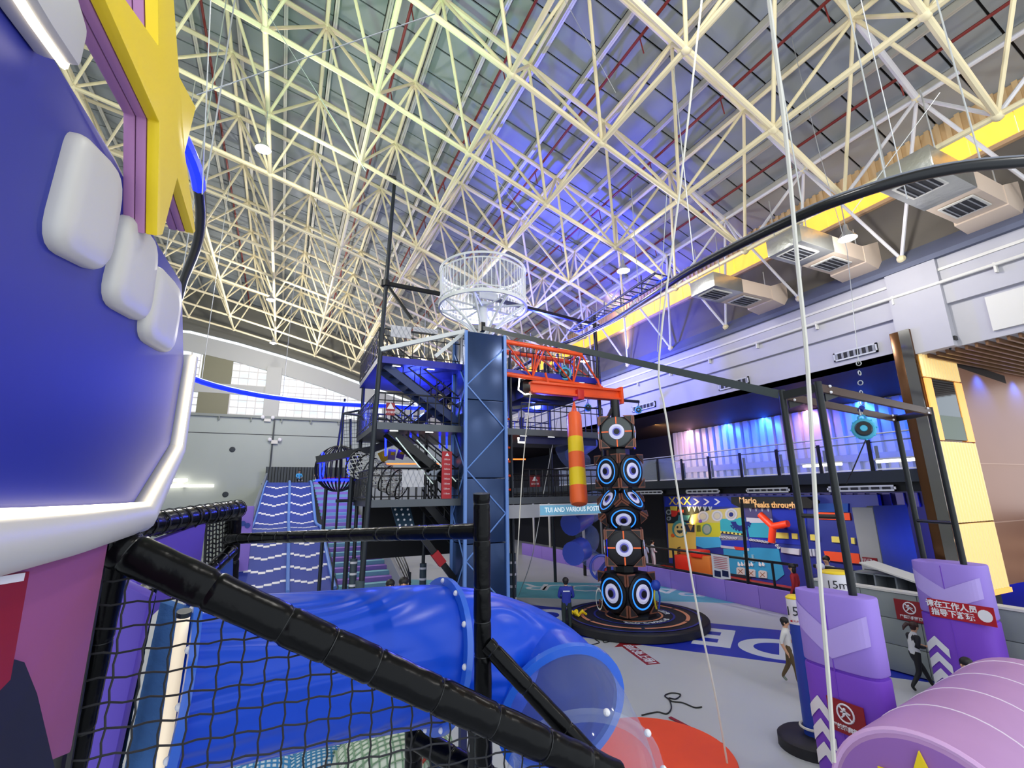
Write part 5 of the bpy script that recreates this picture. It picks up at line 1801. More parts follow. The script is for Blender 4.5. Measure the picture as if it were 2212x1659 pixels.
pb_ = on(1752, 1600, 'z', 0)
pq = on(1736, 1420, 'y', 6.3)
POX = pq.x
dist_pole('blue distance pole marked 5m left of the nearer violet pad', POX, 6.3, on(1708, 1294, 'y', 6.3).z, '15m', .155)
q = on(1808, 1262, 'x', 10.6)
dist_pole('blue distance pole marked 15m behind the nearer violet pad', 10.6, q.y, q.z + .22, '15m', .26)
q = on(1978, 1510, 'z', 0)
t = thing('distance_pole', 'short white and blue marker pole at the running girl\'s feet', 'marker pole', (q.x, q.y, 0))
B().cyl((10.4, 5.05, 0), (10.4, 5.05, .45), .16, 16).done('blue_shaft', mat('pole_blue', '#1b3fa6'), t, smooth=True)
B().cyl((10.4, 5.05, .45), (10.4, 5.05, .85), .165, 16).done('white_cap_band', M_signwhite, t, smooth=True)
B().lathe([(.17, 0), (.12, .03)], (10.4, 5.05, .85), n=16).done('lilac_top', M_lilac, t)
t = thing('rubber_disc', 'round black rubber foot under the 5m distance pole', 'pole foot', (POX, 6.3, 0))
B().lathe([(.55, 0), (.55, .16), (.5, .2), (.02, .2)], (POX - .05, 6.3, 0), n=28).done('disc', mat('rubber_black', '#15141a'), t, smooth=True)
B().ring((POX, 6.3, .32), (0, 0, 1), .2, .022, 18, 6).done('rope_loop', M_rope, t, smooth=True)

# ================================================================== ROPES AND CABLES
def rope(lab, pts, r, m=None, cat='rope', nm='hanging_rope', k=4):
    o = B().tube(smooth_path(pts, k), r, 6).done(nm, m or M_rope, smooth=True, loc=pts[-1])
    tag(o, lab, cat)
    return o


rope('thick white rope hanging from the roof to the nearer violet pad', [dp(1661, 0, 5.2), dp(1697, 290, 5.2), dp(1722, 560, 5.2), dp(1745, 800, 5.15), dp(1768, 1200, 5.1), dp(1792, 1500, 5.05), dp(1801, 1645, 5.0)], .023)
rope('white rope kinked in the middle running down to the floor by the orange mat', [dp(1516, 0, 7.6), dp(1470, 400, 7.6), dp(1424, 770, 7.6), dp(1440, 905, 7.6), dp(1497, 1265, 7.6), dp(1545, 1500, 7.6), on(1572, 1655, 'z', .01)], .018)
rope('thin white line from the orange I-beam end down to the tower foot', [on(1146, 848, 'y', 16.8), on(1130, 1000, 'y', 16.6), on(1118, 1200, 'y', 16.2), on(1114, 1290, 'z', .0)], .02)
rope('thin grey line slanting behind the punching bag to the floor', [on(1204, 905, 'y', 18), on(1175, 1060, 'y', 17.8), on(1150, 1200, 'y', 17.5), on(1120, 1287, 'z', 0)], .015, M_wire)
CB = ['steel cable from the roof down to the cage drum side', 'steel cable crossing the roof above the orange beam', 'steel cable hanging over the curved rail right of the totem', 'slack steel cable at the upper left past the yellow star', 'steel cable hanging in front of the left roof nodes', 'steel cable slanting across the upper left roof', 'steel cable hanging beside the first foil duct', 'steel cable slanting to the right of the amber strip']
for k, (a, b, d) in enumerate((((1220, 0), (1330, 200), 12), ((1045, 350), (1160, 500), 13), ((1440, 420), (1420, 760), 9.5), ((455, 0), (437, 420), 6), ((560, 0), (790, 370), 11), ((425, 205), (940, 30), 6.5), ((1860, 0), (1960, 430), 8), ((2030, 200), (1840, 460), 8))):
    rope(CB[k], [dp(*a, d), dp(*b, d)], .008, M_wire, 'cable', 'steel_cable')
# loop rail
RZ = 8.5
rp = [Vector((14.0, -.6, RZ)), Vector((10.6, 1.0, RZ)), on(2212, 350, 'z', RZ), on(2020, 372, 'z', RZ), on(1850, 420, 'z', RZ), on(1700, 480, 'z', RZ + .1), on(1500, 580, 'z', RZ + .5), on(1400, 645, 'z', RZ + 1.1), on(1320, 695, 'y', 14.5), on(1250, 730, 'y', 18.6), on(1205, 748, 'y', 20.6), on(1130, 790, 'y', 22.6), on(1040, 835, 'y', 23.4)]
rp += [Vector((x, y, RZ)) for x, y in [(6.17, 21.9), (4.0, 22.5), (1.39, 22.7), (-1.34, 21.8), (-3.24, 19.4), (-3.6, 15.5), (-2.5, 12.2), (-2.05, 10.4), (-1.6, 8.67), (-1.40, 7.33), (-1.40, 6.2), (-1.8, 4.6), (-2.6, 2.0)]]
lr_ = thing('loop_rail', 'black curved overhead rail looping round the hall, blue lit at the far left', 'overhead rail', (3, 12, RZ))
sp_ = smooth_path(rp, 5)
B().tube(sp_, .075, 10).done('rail_tube', mat('rail_black', '#191b1f', .3, .3), lr_, smooth=True)
up_ = [p + Vector((0, 0, .09)) for p in sp_]
B().tube(up_, .02, 6).done('rail_lip', mat('rail_lip_grey', '#7b7f8b', .4), lr_, smooth=True)
blue = [p + Vector((0, 0, -.0)) for p in sp_ if p.y > 18.3 and p.x < 7.0]
B().tube(blue, .10, 8).done('blue_light_sleeve', mat('blue_sleeve', '#1226e8', .3, emit=1.6), lr_, smooth=True)
B().tube([p + Vector((0, -.08, .08)) for p in blue], .02, 6).done('white_core', mat('core_glow', '#8fa2ff', .3, emit=4.0), lr_, smooth=True)
bl2 = [p + Vector((.0, -.05, 0)) for p in sp_ if p.x < 0 and 5.9 < p.y < 7.1]
B().tube(bl2, .085, 8).done('blue_light_sleeve', mat('blue_sleeve', '#1226e8'), lr_, smooth=True)
for k in range(0, len(sp_), 6):
    p = sp_[k]
    if p.x < 0 and p.y < 12 and k % 12:
        continue
    strut('rail_hanger', p, (p.x + .05, p.y, rz(p.x)), .012, M_wire, lr_, 6)
t = thing('service_ladder', 'blue lit narrow ladder track lying along the overhead rail near the totem', 'ladder track', (7.3, 11, 8.8))
a, b = on(1432, 606, 'y', 8.6), on(1240, 722, 'y', 18.4)
for s in (-.25, .25):
    strut('side_bar', a + Vector((s, 0, .15)), b + Vector((s, 0, .15)), .035, M_deckblue, t)
for i in range(22):
    p = a.lerp(b, i / 21)
    strut('cross_tie', p + Vector((-.27, 0, .15)), p + Vector((.27, 0, .15)), .02, M_deckblue, t, 6)
    if i % 4 == 0:
        strut('stanchion', p + Vector((.25, 0, .15)), p + Vector((.27, 0, .75)), .02, M_deckblue, t, 6)
        strut('neon_rod', p + Vector((.26, 0, .2)), p + Vector((.26, .5, .2)), .018, M_neonblue, t, 6)
# ================================================================== FLOOR THINGS NEAR THE VIEWER
c = on(1380, 1660, 'z', 0)
t = thing('orange_mat', 'large round orange mat on the floor below the tube slide', 'mat', (6.3, 7.2, 0))
B().lathe([(1.30, 0), (1.32, .03), (1.3, .06), (.01, .06)], (6.0, 7.35, 0), n=48).done('mat_disc', mat('mat_orange', '#f4511f', .55, var=.04), t, smooth=True)
qs = [(1386, 1545), (1420, 1538), (1440, 1542), (1450, 1530), (1446, 1512), (1436, 1503), (1450, 1497), (1470, 1500), (1460, 1510), (1445, 1508), (1452, 1515), (1475, 1518), (1500, 1528), (1516, 1527)]
rope('dark cord lying in loops on the floor by the orange mat', [on(x, y, 'z', .015) for x, y in qs], .014, M_black, 'cord', 'loose_cord', 5)
a, b = on(1447, 1549, 'z', .02), on(1560, 1608, 'z', .02)
t = thing('floor_label', 'long thin dark red printed strip on the floor by the orange mat', 'floor strip', lerp(a, b, .5))
B().bar(a, b, .07, .012).done('strip', M_darkred, t)
d = (b - a).normalized()
Rr = Matrix((d, Vector((0, 0, 1)).cross(d), Vector((0, 0, 1)))).transposed()
text('printed_line', '请 勿 穿 越', .05, M_floorwhite, lerp(a, b, .5) + Vector((0, 0, .008)), Rr, t, .001)
a = on(1285, 1385, 'z', .004)
rope('dashed dark cord curled on the floor beside the totem base', [on(x, y, 'z', .012) for x, y in ((1275, 1393), (1295, 1388), (1285, 1380), (1300, 1378), (1305, 1388), (1320, 1384))], .015, M_black, 'cord', 'loose_cord', 4)

# rolled play bags under the tube
MB_ = [('white play sack with blue checks lying under the tube slide', '#dfe6ea', '#3f86b8', (560, 1660), .55), ('white play sack with blue checks farther right under the tube', '#dfe6ea', '#3a7ea8', (690, 1640), .5), ('large pale sack with green checks under the tube slide', '#d5dccb', '#7d9b7e', (850, 1640), .75)]
for lab, c1h, c2h, px, r in MB_:
    c = on(*px, 'z', .3)
    t = thing('checked_sack', lab, 'sack', (c.x, c.y, 0), None)
    B().ball((c.x, c.y, r * .5), r, 18, 12, (1.25, .9, .55)).done('sack_body', mat('sack_' + c1h[1:], c1h, .8, bump=.5, bscale=5), t, smooth=True)
    nb = B()
    for k in range(-8, 9):
        o_ = k / 9 * r
        rr_ = math.sqrt(max(.001, r * r - o_ * o_)) * .93
        nb.ring((c.x + o_, c.y, r * .5), (1, 0, 0), rr_, .014, 24, 4)
        nb.ring((c.x, c.y + o_, r * .5), (0, 1, 0), rr_, .014, 24, 4)
    o = nb.done('check_bands', mat('sack_' + c2h[1:], c2h, .8), t)
    o.data.transform(Matrix.Translation((c.x, c.y, r * .5)) @ Matrix.Diagonal((1.3, .95, .6, 1)) @ Matrix.Translation((-c.x, -c.y, -r * .5)))
    stuff(o)

# lilac barrel tunnel bottom right
ba, bb_ = Vector((6.0, 3.24, .95)), Vector((9.65, 3.72, .95))
t = thing('lilac_barrel', 'big lilac padded barrel lying at the bottom right', 'padded barrel', (7.4, 3.4, 0))
ax = (bb_ - ba).normalized()
Lb = (bb_ - ba).length
BR = .95
B().lathe([(BR * .90, 0), (BR * .97, .03), (BR, .10)] + [(BR, .1 + Lb * i / 8) for i in range(1, 9)], ba, ax, 56).done('barrel_skin', mat('barrel_mauve', '#b88bbd', .55, var=.05), t, smooth=True)
B().lathe([(.02, -.02), (BR * .5, -.02), (BR * .9, 0), (BR * .9, .02)], ba, ax, 56).done('end_cap', mat('cap_violet', '#9a68b4', .5), t, smooth=True)
for i in range(1, 5):
    B().ring(ba + ax * (.1 + i * .85), ax, BR + .001, .008, 56, 5).done('white_seam', mat('seam_white', '#efe3f0', .6), t, smooth=True)
B().ring(ba + ax * .04, ax, BR * .965, .035, 56, 6).done('rim_piping', mat('rim_lilac', '#dbaede', .5), t, smooth=True)
sv = ax.cross(Vector((0, 0, 1))).normalized()
st_ = []
for i in range(10):
    a = math.pi * i / 5 + math.pi / 2
    r = .42 if i % 2 == 0 else .18
    st_.append(ba - ax * .05 + sv * (math.cos(a) * r + .0) + Vector((0, 0, math.sin(a) * r + .38)))
B().prism(st_, ax * .03).done('yellow_star', M_yellow, t)

# ================================================================== PLAY STRUCTURE AT THE VIEWER: HULL, STAR, RAILS, NET
HX = -0.7
M_hull = mat('hull_blue', '#15238c', .5, coat=.0, bump=.03, bscale=6)
M_padw = mat('pad_white', '#c6c4c0', .45, bump=.08, bscale=4)
def H_(px, py, x=HX):
    return on(px, py, 'x', x)


hl = thing('rocket_hull', 'blue padded rocket hull wall at the left with three white window pads', 'play panel', (HX, 2, 0))
hz0, hz1 = H_(150, 1098).z, H_(300, 440).z
he = H_(397, 700).y
pts = [H_(-700, 1135), H_(0, 1106), H_(150, 1098), H_(290, 1089), H_(368, 962), H_(398, 780), H_(394, 610), H_(345, 530), H_(250, 340), H_(120, 125), H_(60, 20), H_(0, -95), H_(-120, -300)]
pts = [Vector((HX, p.y, p.z)) for p in pts]
B().prism(pts, (-.30, 0, 0)).done('hull_panel', M_hull, hl, bevel=.02)
# white pads
def padpoly(c4, k=5):
    """rounded quad from four pixel corners (tl, tr, br, bl) with per corner rounding"""
    P = [Vector((HX, H_(*c).y, H_(*c).z)) for c, _ in c4]
    out = []
    n = 4
    for i in range(n):
        r = c4[i][1]
        a, b, c = P[i - 1], P[i], P[(i + 1) % n]
        p0, p2 = b.lerp(a, r), b.lerp(c, r)
        for j in range(k + 1):
            s = j / k
            out.append(p0 * (1 - s) ** 2 + b * 2 * s * (1 - s) + p2 * s * s)
    return out


for c4 in ((((145, 272), .15), ((246, 372), .38), ((205, 592), .28), ((76, 528), .28)),
           (((258, 455), .15), ((326, 520), .38), ((300, 700), .28), ((208, 650), .28)),
           (((325, 566), .15), ((381, 625), .38), ((357, 768), .28), ((288, 728), .28))):
    po = padpoly(c4)
    cen = sum(po, Vector()) / len(po)
    b = B()
    rings = [(1.0, 0.0), (1.0, .02), (.97, .036), (.88, .05), (.6, .056)]
    n = len(po)
    for s, h in rings:
        b.v += [tuple(cen + (p - cen) * s + Vector((h, 0, 0))) for p in po]
    for i in range(len(rings) - 1):
        for j in range(n):
            j2 = (j + 1) % n
            b.f.append((i * n + j, i * n + j2, (i + 1) * n + j2, (i + 1) * n + j))
    b.f.append(tuple((len(rings) - 1) * n + j for j in range(n)))
    b.mi = [0] * len(b.f)
    b.done('window_pad', M_padw, hl, smooth=True)
# lit bumper along the lower and far edge
edge = [H_(-700, 1135), H_(0, 1106), H_(150, 1098), H_(290, 1089), H_(368, 962), H_(400, 765)]
edge = [Vector((HX + .02, p.y, p.z)) for p in edge]
lt = [e + Vector((.035, 0, 0)) for e in edge]
M_led = mat('warm_led', '#fff3d8', .4, emit=5.0, ecol='#fff0d0')
B().tube(lt, .011, 8).done('led_line', M_led, hl, smooth=True)
off = []
for i, e in enumerate(edge):
    out_ = Vector((0, 0, -1)) if i < 3 else (Vector((0, .5, -.85)) if i == 3 else (Vector((0, .87, -.45)) if i == 4 else Vector((0, 1, 0))))
    off.append(e + out_ * (.085 if i < 4 else .065))
B().tube(off, [.085, .085, .085, .08, .06, .05], 14).done('white_bumper', M_padw, hl, smooth=True)
# lit fin at the top
f = [H_(-60, -60), H_(0, 25), H_(75, 122), H_(95, 40), H_(60, -60)]
f = [Vector((HX, p.y, p.z)) for p in f]
B().prism(f, (.10, 0, 0)).done('white_fin', M_padw, hl, bevel=.02)
B().tube([f[0] + Vector((.06, 0, 0)), f[1] + Vector((.06, 0, 0)), f[2] + Vector((.06, 0, 0)), f[3] + Vector((.06, 0, 0))], .012, 8).done('led_line', M_led, hl, smooth=True)
for p in ((HX - .15, 1.0), (HX - .15, 3.2)):
    strut('hull_post', (p[0], p[1], 0), (p[0], p[1], hz0 + .2), .06, M_black, hl)
# star
f_ = on(345, 265, 'x', -.5)
SX = HX / (on(265, 250, 'y', f_.y).x / -.5)
ST = SX - HX
stt = thing('yellow_star', 'big yellow foam star with pink layered sides on top of the rocket hull', 'foam star', on(340, 500, 'x', HX))
sp1 = [(345, 265), (340, 510), (352, 508), (384, 385), (419, 505), (423, 500), (400, 330), (424, 232), (388, 165), (372, -60), (340, -120), (343, 98), (266, -10), (235, -60), (210, -40)]
face_ = [on(x, y, 'x', SX) for x, y in sp1]
face_ = [Vector((SX, p.y, p.z)) for p in face_]
lay = [(0, .36 * ST, M_yellow, 'yellow_layer'), (.37 * ST, .30 * ST, mat('star_pink', '#b57fae', .55), 'pink_layer'), (.68 * ST, .33 * ST, mat('star_pink', '#b57fae'), 'pink_layer')]
for dx_, th, m, nm in lay:
    B().prism([p + Vector((-dx_, 0, 0)) for p in face_], (-th, 0, 0)).done(nm, m, stt, bevel=.008)
# pink lower panel with red sign and dark triangle
pk = [H_(-500, 1275), H_(0, 1205), H_(236, 1168), H_(110, 1680), H_(-500, 1900)]
pk = [Vector((HX, p.y, p.z)) for p in pk]
pk[3].y = pk[2].y - .03
t = thing('pink_panel', 'dusky pink padded panel below the white rocket bumper', 'play panel', (HX, 1.8, 2.5))
B().prism(pk, (-.2, 0, 0)).done('pad', mat('dusky_pink', '#96507f', .6, bump=.04, bscale=8), t, bevel=.015)
tri = [H_(-60, 1500), H_(18, 1425), H_(42, 1432), H_(70, 1500), H_(112, 1672), H_(-60, 1700)]
B().prism([Vector((HX, p.y, p.z)) for p in tri], (.012, 0, 0)).done('dark_peak', mat('peak_navy', '#131426', .6), t)
rs = [H_(-80, 1252), H_(50, 1235), H_(8, 1470), H_(-80, 1560)]
t = thing('red_notice', 'dark red notice board with white bar at the left edge', 'sign', (HX, 1.4, 3))
B().prism([Vector((HX, p.y, p.z)) for p in rs], (.015, 0, 0)).done('board', mat('notice_red', '#8a0f1a', .5), t)
wb = [H_(-40, 1250), H_(37, 1238), H_(33, 1256), H_(-40, 1268)]
B().prism([Vector((HX + .015, p.y, p.z)) for p in wb], (.004, 0, 0)).done('white_bar', M_signwhite, t)

def padrail(lab, a, b, r, cat='padded rail', nm='padded_rail', ties=.2, seed=1, sag=0.0, roots=None):
    """foam clad rail in glossy vinyl with cable ties"""
    rnd = random.Random(seed)
    a, b = Vector(a), Vector(b)
    Lg = (b - a).length
    n = int(Lg / .015)
    pts, rs, tpos = [], [], []
    s = .06
    while s < Lg:
        tpos.append(s)
        s += ties * rnd.uniform(.75, 1.25)
    for i in range(n + 1):
        s = Lg * i / n
        d = min([abs(s - q) for q in tpos] or [1])
        k = r * (1 + .015 * math.sin(s * 13 + seed) + .01 * math.sin(s * 41)) - r * .10 * math.exp(-(d / .012) ** 2)
        pts.append(a.lerp(b, i / n) + Vector((0, 0, -sag * math.sin(math.pi * i / n))))
        rs.append(k)
    t = thing(nm, lab, cat, lerp(a, b, .5))
    B().tube(pts, rs, 18).done('vinyl_sleeve', M_blacksoft, t, smooth=True)
    dirn = (b - a).normalized()
    for q in tpos:
        B().ring(a.lerp(b, q / Lg) + Vector((0, 0, -sag * math.sin(math.pi * q / Lg))), dirn, r * .90, .0045, 18, 5).done('cable_tie', mat('tie_black', '#101214', .3), t, smooth=True)
    return t


b0, b1 = dp(255, 1182, 2.35), dp(1330, 1680, 2.95)
padrail('thick glossy black padded rail slanting down across the net', b0, b1, .096, ties=.34, seed=2)
pa, pb2 = dp(1040, 1066, 3.4), dp(1047, 1690, 3.4)
padrail('upright black padded post in front of the blue tube slide', (pb2.x, pb2.y, 1.2), (pa.x, pa.y, pa.z), .061, ties=.26, seed=3)
padrail('level black padded rail joining the upright post at left', dp(492, 1164, 5.5), dp(1032, 1147, 3.45), .057, ties=.3, seed=4)
padrail('short black padded brace from the upright post to the lower corner', dp(1052, 1392, 3.3), dp(1330, 1690, 2.98), .058, ties=.3, seed=5)
padrail('upright black padded post beside the pink panel', dp(262, 1165, 2.42), dp(140, 1750, 2.42), .056, ties=.4, seed=6)
padrail('thin dark padded post behind the net, between violet and blue panels', dp(322, 1265, 3.1), dp(232, 1720, 3.1), .05, ties=.4, seed=7)
padrail('shiny padded roll above the violet panel', dp(280, 1140, 3.7), dp(512, 1100, 5.7), .10, ties=.32, seed=8, nm='padded_roll')
padrail('lower shiny padded roll above the small blue panel', dp(430, 1255, 4.6), dp(500, 1190, 5.5), .07, ties=.3, seed=9, nm='padded_roll')
padrail('black padded post under the far end of the padded roll', dp(505, 1105, 5.7), dp(494, 1290, 5.7), .09, ties=.5, seed=10)
padrail('dark padded beam low under the tube slide', dp(890, 1590, 4.6), dp(1090, 1700, 4.2), .10, ties=.4, seed=11)
padrail('dark upright padded post below the tube slide', dp(893, 1520, 5.0), dp(893, 1720, 5.0), .09, ties=.5, seed=12)
def plate(nm, lab, pxs, depth, m, th=.06, cat='play panel', depths=None):
    ps = [dp(*p, (depths or [depth] * len(pxs))[i]) for i, p in enumerate(pxs)]
    nrm = (ps[1] - ps[0]).cross(ps[2] - ps[0]).normalized()
    if nrm.dot(CAM - ps[0]) > 0:
        nrm = -nrm
    t = thing(nm, lab, cat, ps[0])
    B().prism(ps, nrm * th).done('pad', m, t, bevel=.012)
    return t


M_violetpl = mat('violet_plate', '#5d46b8', .5)
plate('violet_guard_board', 'violet padded panel below the shiny roll', [(300, 1182), (446, 1128), (432, 1235), (330, 1330), (290, 1330)], 4.0, M_violetpl, depths=[3.8, 4.8, 4.8, 4.0, 3.8])
plate('violet_guard_board', 'violet panel seen through the net beside the pink panel', [(240, 1250), (322, 1290), (225, 1740), (150, 1740)], 2.75, M_violetpl)
plate('blue_guard_board', 'ribbed mid blue fabric panel behind the net', [(345, 1300), (402, 1320), (338, 1740), (250, 1740)], 3.2, mat('ribbed_blue', '#3f6fae', .8, bump=.6, bscale=25, var=.15, vscale=14))
plate('blue_guard_board', 'small bright blue panel below the lower roll', [(432, 1262), (498, 1205), (496, 1290), (440, 1300)], 5.4, M_bluefoam)
a, b = dp(397, 1330, 3.0), dp(338, 1740, 3.0)
t = thing('lit_tube_post', 'glossy warm white lit tube standing behind the net', 'light tube', b)
B().cyl(a, b, .036, 12).done('tube', mat('tube_glow', '#f3e3c9', .12, emit=.55, ecol='#ffeccb'), t, smooth=True)
B().cyl(a + (a - b).normalized() * .03, a, .042, 12).done('tube_cap', M_dark, t)
# dark net wall with fine mesh beyond the roll
def net(nm, lab, q4, nu, nv, r, hexy=.0):
    """rope net over a quad (tl, tr, br, bl)"""
    b = B()
    def P(u, v):
        top, bot = lerp(q4[0], q4[1], u), lerp(q4[3], q4[2], u)
        return lerp(top, bot, v)
    for i in range(nu + 1):
        pts = []
        for j in range(nv * 2 + 1):
            u = i / nu + (hexy / nu) * (.5 if (j % 4 in (1, 2)) else -.5) * (1 if i % 2 else -1)
            pts.append(P(min(1, max(0, u)), j / (nv * 2)))
        b.tube(pts, r, 5, False)
    for j in range(nv + 1):
        pts = [P(i / (nu * 2), j / nv + (.012 * math.sin(i * 1.3 + j))) for i in range(nu * 2 + 1)]
        b.tube(pts, r, 5, False)
    t = thing(nm, lab, 'net', lerp(q4[2], q4[3], .5))
    stuff(b.done('netting', mat('net_cord', '#15151a', .6), t, smooth=True))
    for c in ((q4[0], q4[1]), (q4[0], q4[3]), (q4[1], q4[2])):
        strut('border_cord', c[0], c[1], r * 1.6, mat('net_cord', '#15151a'), t, 6)
    return t


net('play_net', 'black knotted rope net under the thick padded rail', [b0 + Vector((.02, .03, -.05)), b1 + Vector((0, .03, -.05)), Vector((b1.x, b1.y, b1.z - .10)), Vector((b0.x - .05, b0.y, 2.55))], 26, 14, .0048, .22) if False else None
nb = B()
cell = .108
x0_, x1_ = b0.x - .05, b1.x
def topz(x):
    return b0.z + (b1.z - b0.z) * (x - b0.x) / (b1.x - b0.x)


def yat(x):
    return b0.y + (b1.y - b0.y) * (x - b0.x) / (b1.x - b0.x)


zlow = 2.2
x = x0_
i = 0
slant = .30
while x < x1_ + .9:
    pts = []
    z = zlow
    j = 0
    while z < 4.2:
        xx = x - slant * (z - zlow) * 0.0 + .004 * (1 if (i + j) % 2 else -1)
        if x0_ <= xx <= x1_ and z < topz(xx) - .03:
            pts.append((xx, yat(xx) + .01, z))
        j += 1
        z += cell / 2
    if len(pts) > 1:
        nb.tube(pts, .0052, 5, False)
    x += cell
    i += 1
z = zlow
j = 0
while z < 4.15:
    pts = []
    xx = x0_
    k = 0
    while xx <= x1_:
        if z < topz(xx) - .03:
            pts.append((xx, yat(xx) + .01, z + .006 * math.sin(k * 1.9 + j)))
        xx += cell / 2
        k += 1
    if len(pts) > 1:
        nb.tube(pts, .0052, 5, False)
    z += cell
    j += 1
t = thing('play_net', 'black knotted rope net under the thick padded rail', 'net', (.3, 2.9, 2.3))
stuff(nb.done('netting', mat('net_cord', '#15151a', .6), t, smooth=True))
strut('border_cord', (x0_, yat(x0_), topz(x0_)), (x0_, yat(x0_), zlow), .012, mat('net_cord', '#15151a'), t, 6)
a, b, c, d = dp(446, 1120, 5.2), dp(500, 1110, 5.8), dp(500, 1270, 5.8), dp(440, 1270, 5.2)
net('play_net', 'dense dark net wall between the violet panel and the padded post', [a, b, c, d], 8, 16, .009)
a, b, c, d = dp(285, 1090, 3.7), dp(515, 1075, 5.7), dp(515, 1118, 5.7), dp(285, 1175, 3.7)
nb = B()
for k in range(12):
    f = k / 11
    p = lerp(dp(280, 1140, 3.7), dp(512, 1100, 5.7), f)
    nb.ring(p, dp(512, 1100, 5.7) - dp(280, 1140, 3.7), .108, .006, 14, 4)
o = nb.done('net_wrap', mat('net_cord', '#15151a'))
tag(o, 'black net cord wound round the shiny padded roll', 'net wrap')
o['kind'] = 'stuff'

# big blue tube slide
ts = thing('tube_slide', 'big blue plastic tube slide with wood grain relief and a clear lower section', 'slide', (1.5, 4.2, 2))
M_tube = mat('slide_tube_blue', '#0b49d0', .3, coat=.0, spec=.35)
nt = M_tube.node_tree
pr = nt.nodes['Principled BSDF']
tc_ = nt.nodes.new('ShaderNodeTexCoord')
nz = nt.nodes.new('ShaderNodeTexNoise')
nz.inputs['Scale'].default_value = 1.1
nz.inputs['Detail'].default_value = 0
mp_ = nt.nodes.new('ShaderNodeMapping')
mp_.inputs['Scale'].default_value = (.45, 1.6, 1.6)
ma = nt.nodes.new('ShaderNodeMath')
ma.operation = 'MULTIPLY'
ma.inputs[1].default_value = 60
sn = nt.nodes.new('ShaderNodeMath')
sn.operation = 'SINE'
pw = nt.nodes.new('ShaderNodeMath')
pw.operation = 'GREATER_THAN'
pw.inputs[1].default_value = .93
bp = nt.nodes.new('ShaderNodeBump')
bp.inputs['Strength'].default_value = .35
bp.inputs['Distance'].default_value = .02
nt.links.new(tc_.outputs['Object'], mp_.inputs[0])
nt.links.new(mp_.outputs[0], nz.inputs['Vector'])
nt.links.new(nz.outputs[0], ma.inputs[0])
nt.links.new(ma.outputs[0], sn.inputs[0])
nt.links.new(sn.outputs[0], pw.inputs[0])
nt.links.new(sn.outputs[0], bp.inputs['Height'])
nt.links.new(bp.outputs[0], pr.inputs['Normal'])
TR = .53
tp = [dp(385, 1478, 3.2), dp(660, 1440, 3.65), dp(945, 1408, 4.1), dp(1085, 1424, 4.5), dp(1162, 1462, 4.5), dp(1216, 1534, 4.1), dp(1250, 1615, 3.75), dp(1268, 1700, 3.45), dp(1280, 1830, 3.15)]
path = smooth_path(tp, 8)
i1, i2 = 16, 40
B().tube(path[:i1 + 1], TR, 40, False).done('tube_section', M_tube, ts, smooth=True)
B().tube(path[i1:i2 + 1], TR, 40, False).done('tube_section', M_tube, ts, smooth=True)
B().tube(path[i2:], TR * .985, 40, False).done('clear_section', glass('slide_clear', '#b9c4dc', .10, .04), ts, smooth=True)
def flange(k, w=.05, m=None):
    d = (path[min(k + 1, len(path) - 1)] - path[k - 1]).normalized() if k else (path[1] - path[0]).normalized()
    fo_ = B().lathe([(TR - .01, -w / 2), (TR + .065, -w / 2), (TR + .065, w / 2), (TR - .01, w / 2), (TR - .01, -w / 2)], path[k], d, 44).done('flange', m or mat('flange_blue', '#2a66d8', .28, coat=.3), ts, smooth=True)
    u = d.orthogonal().normalized()
    v = d.cross(u)
    for i in range(12):
        a = 2 * math.pi * i / 12 + .2
        B().ball(path[k] - d * w * .5 + (u * math.cos(a) + v * math.sin(a)) * (TR + .035), .024, 8, 6).done('bolt_cap', M_signwhite, fo_, smooth=True)


flange(0)
flange(i1)
flange(i2)
dd = (path[-1] - path[-2]).normalized()
k = 54
d = (path[k + 1] - path[k - 1]).normalized()
B().lathe([(TR - .02, -.025), (TR + .05, -.025), (TR + .05, .025), (TR - .02, .025), (TR - .02, -.025)], path[k], d, 40).done('clear_flange', glass('slide_clear', '#b9c4dc'), ts, smooth=True)
u = d.orthogonal().normalized()
v = d.cross(u)
for i in range(10):
    a = 2 * math.pi * i / 10
    B().ball(path[k] + (u * math.cos(a) + v * math.sin(a)) * (TR + .05), .026, 8, 6).done('bolt_cap', M_signwhite, ts, smooth=True)
e = path[-1]
B().tube(smooth_path([e, e + Vector((.1, .1, -.5)), e + Vector((.35, .5, -.85)), e + Vector((.7, 1.1, -.95))], 4), TR * .98, 28, False).done('tube_exit', M_tube, ts, smooth=True)
strut('slide_leg', (path[20].x, path[20].y, 0), path[20] - Vector((0, 0, TR)), .06, M_black, ts)
t = thing('sign_stand', 'dark box with a white framed sheet under the tube slide', 'sign stand', on(1010, 1610, 'z', 0))
q = dp(1012, 1600, 6.0)
B().bb((q.x - .10, q.y, 0), (q.x + .25, q.y + .1, q.z + .3)).done('stand_board', M_deckblue, t)
B().bb((q.x - .02, q.y - .01, q.z - .5), (q.x + .17, q.y, q.z + .2)).done('white_sheet', M_signwhite, t)

# ================================================================== PEOPLE
def seg_dist(p, a, b):
    ab = b - a
    t = max(0.0, min(1.0, (p - a).dot(ab) / max(1e-9, ab.dot(ab))))
    return (p - (a + ab * t)).length


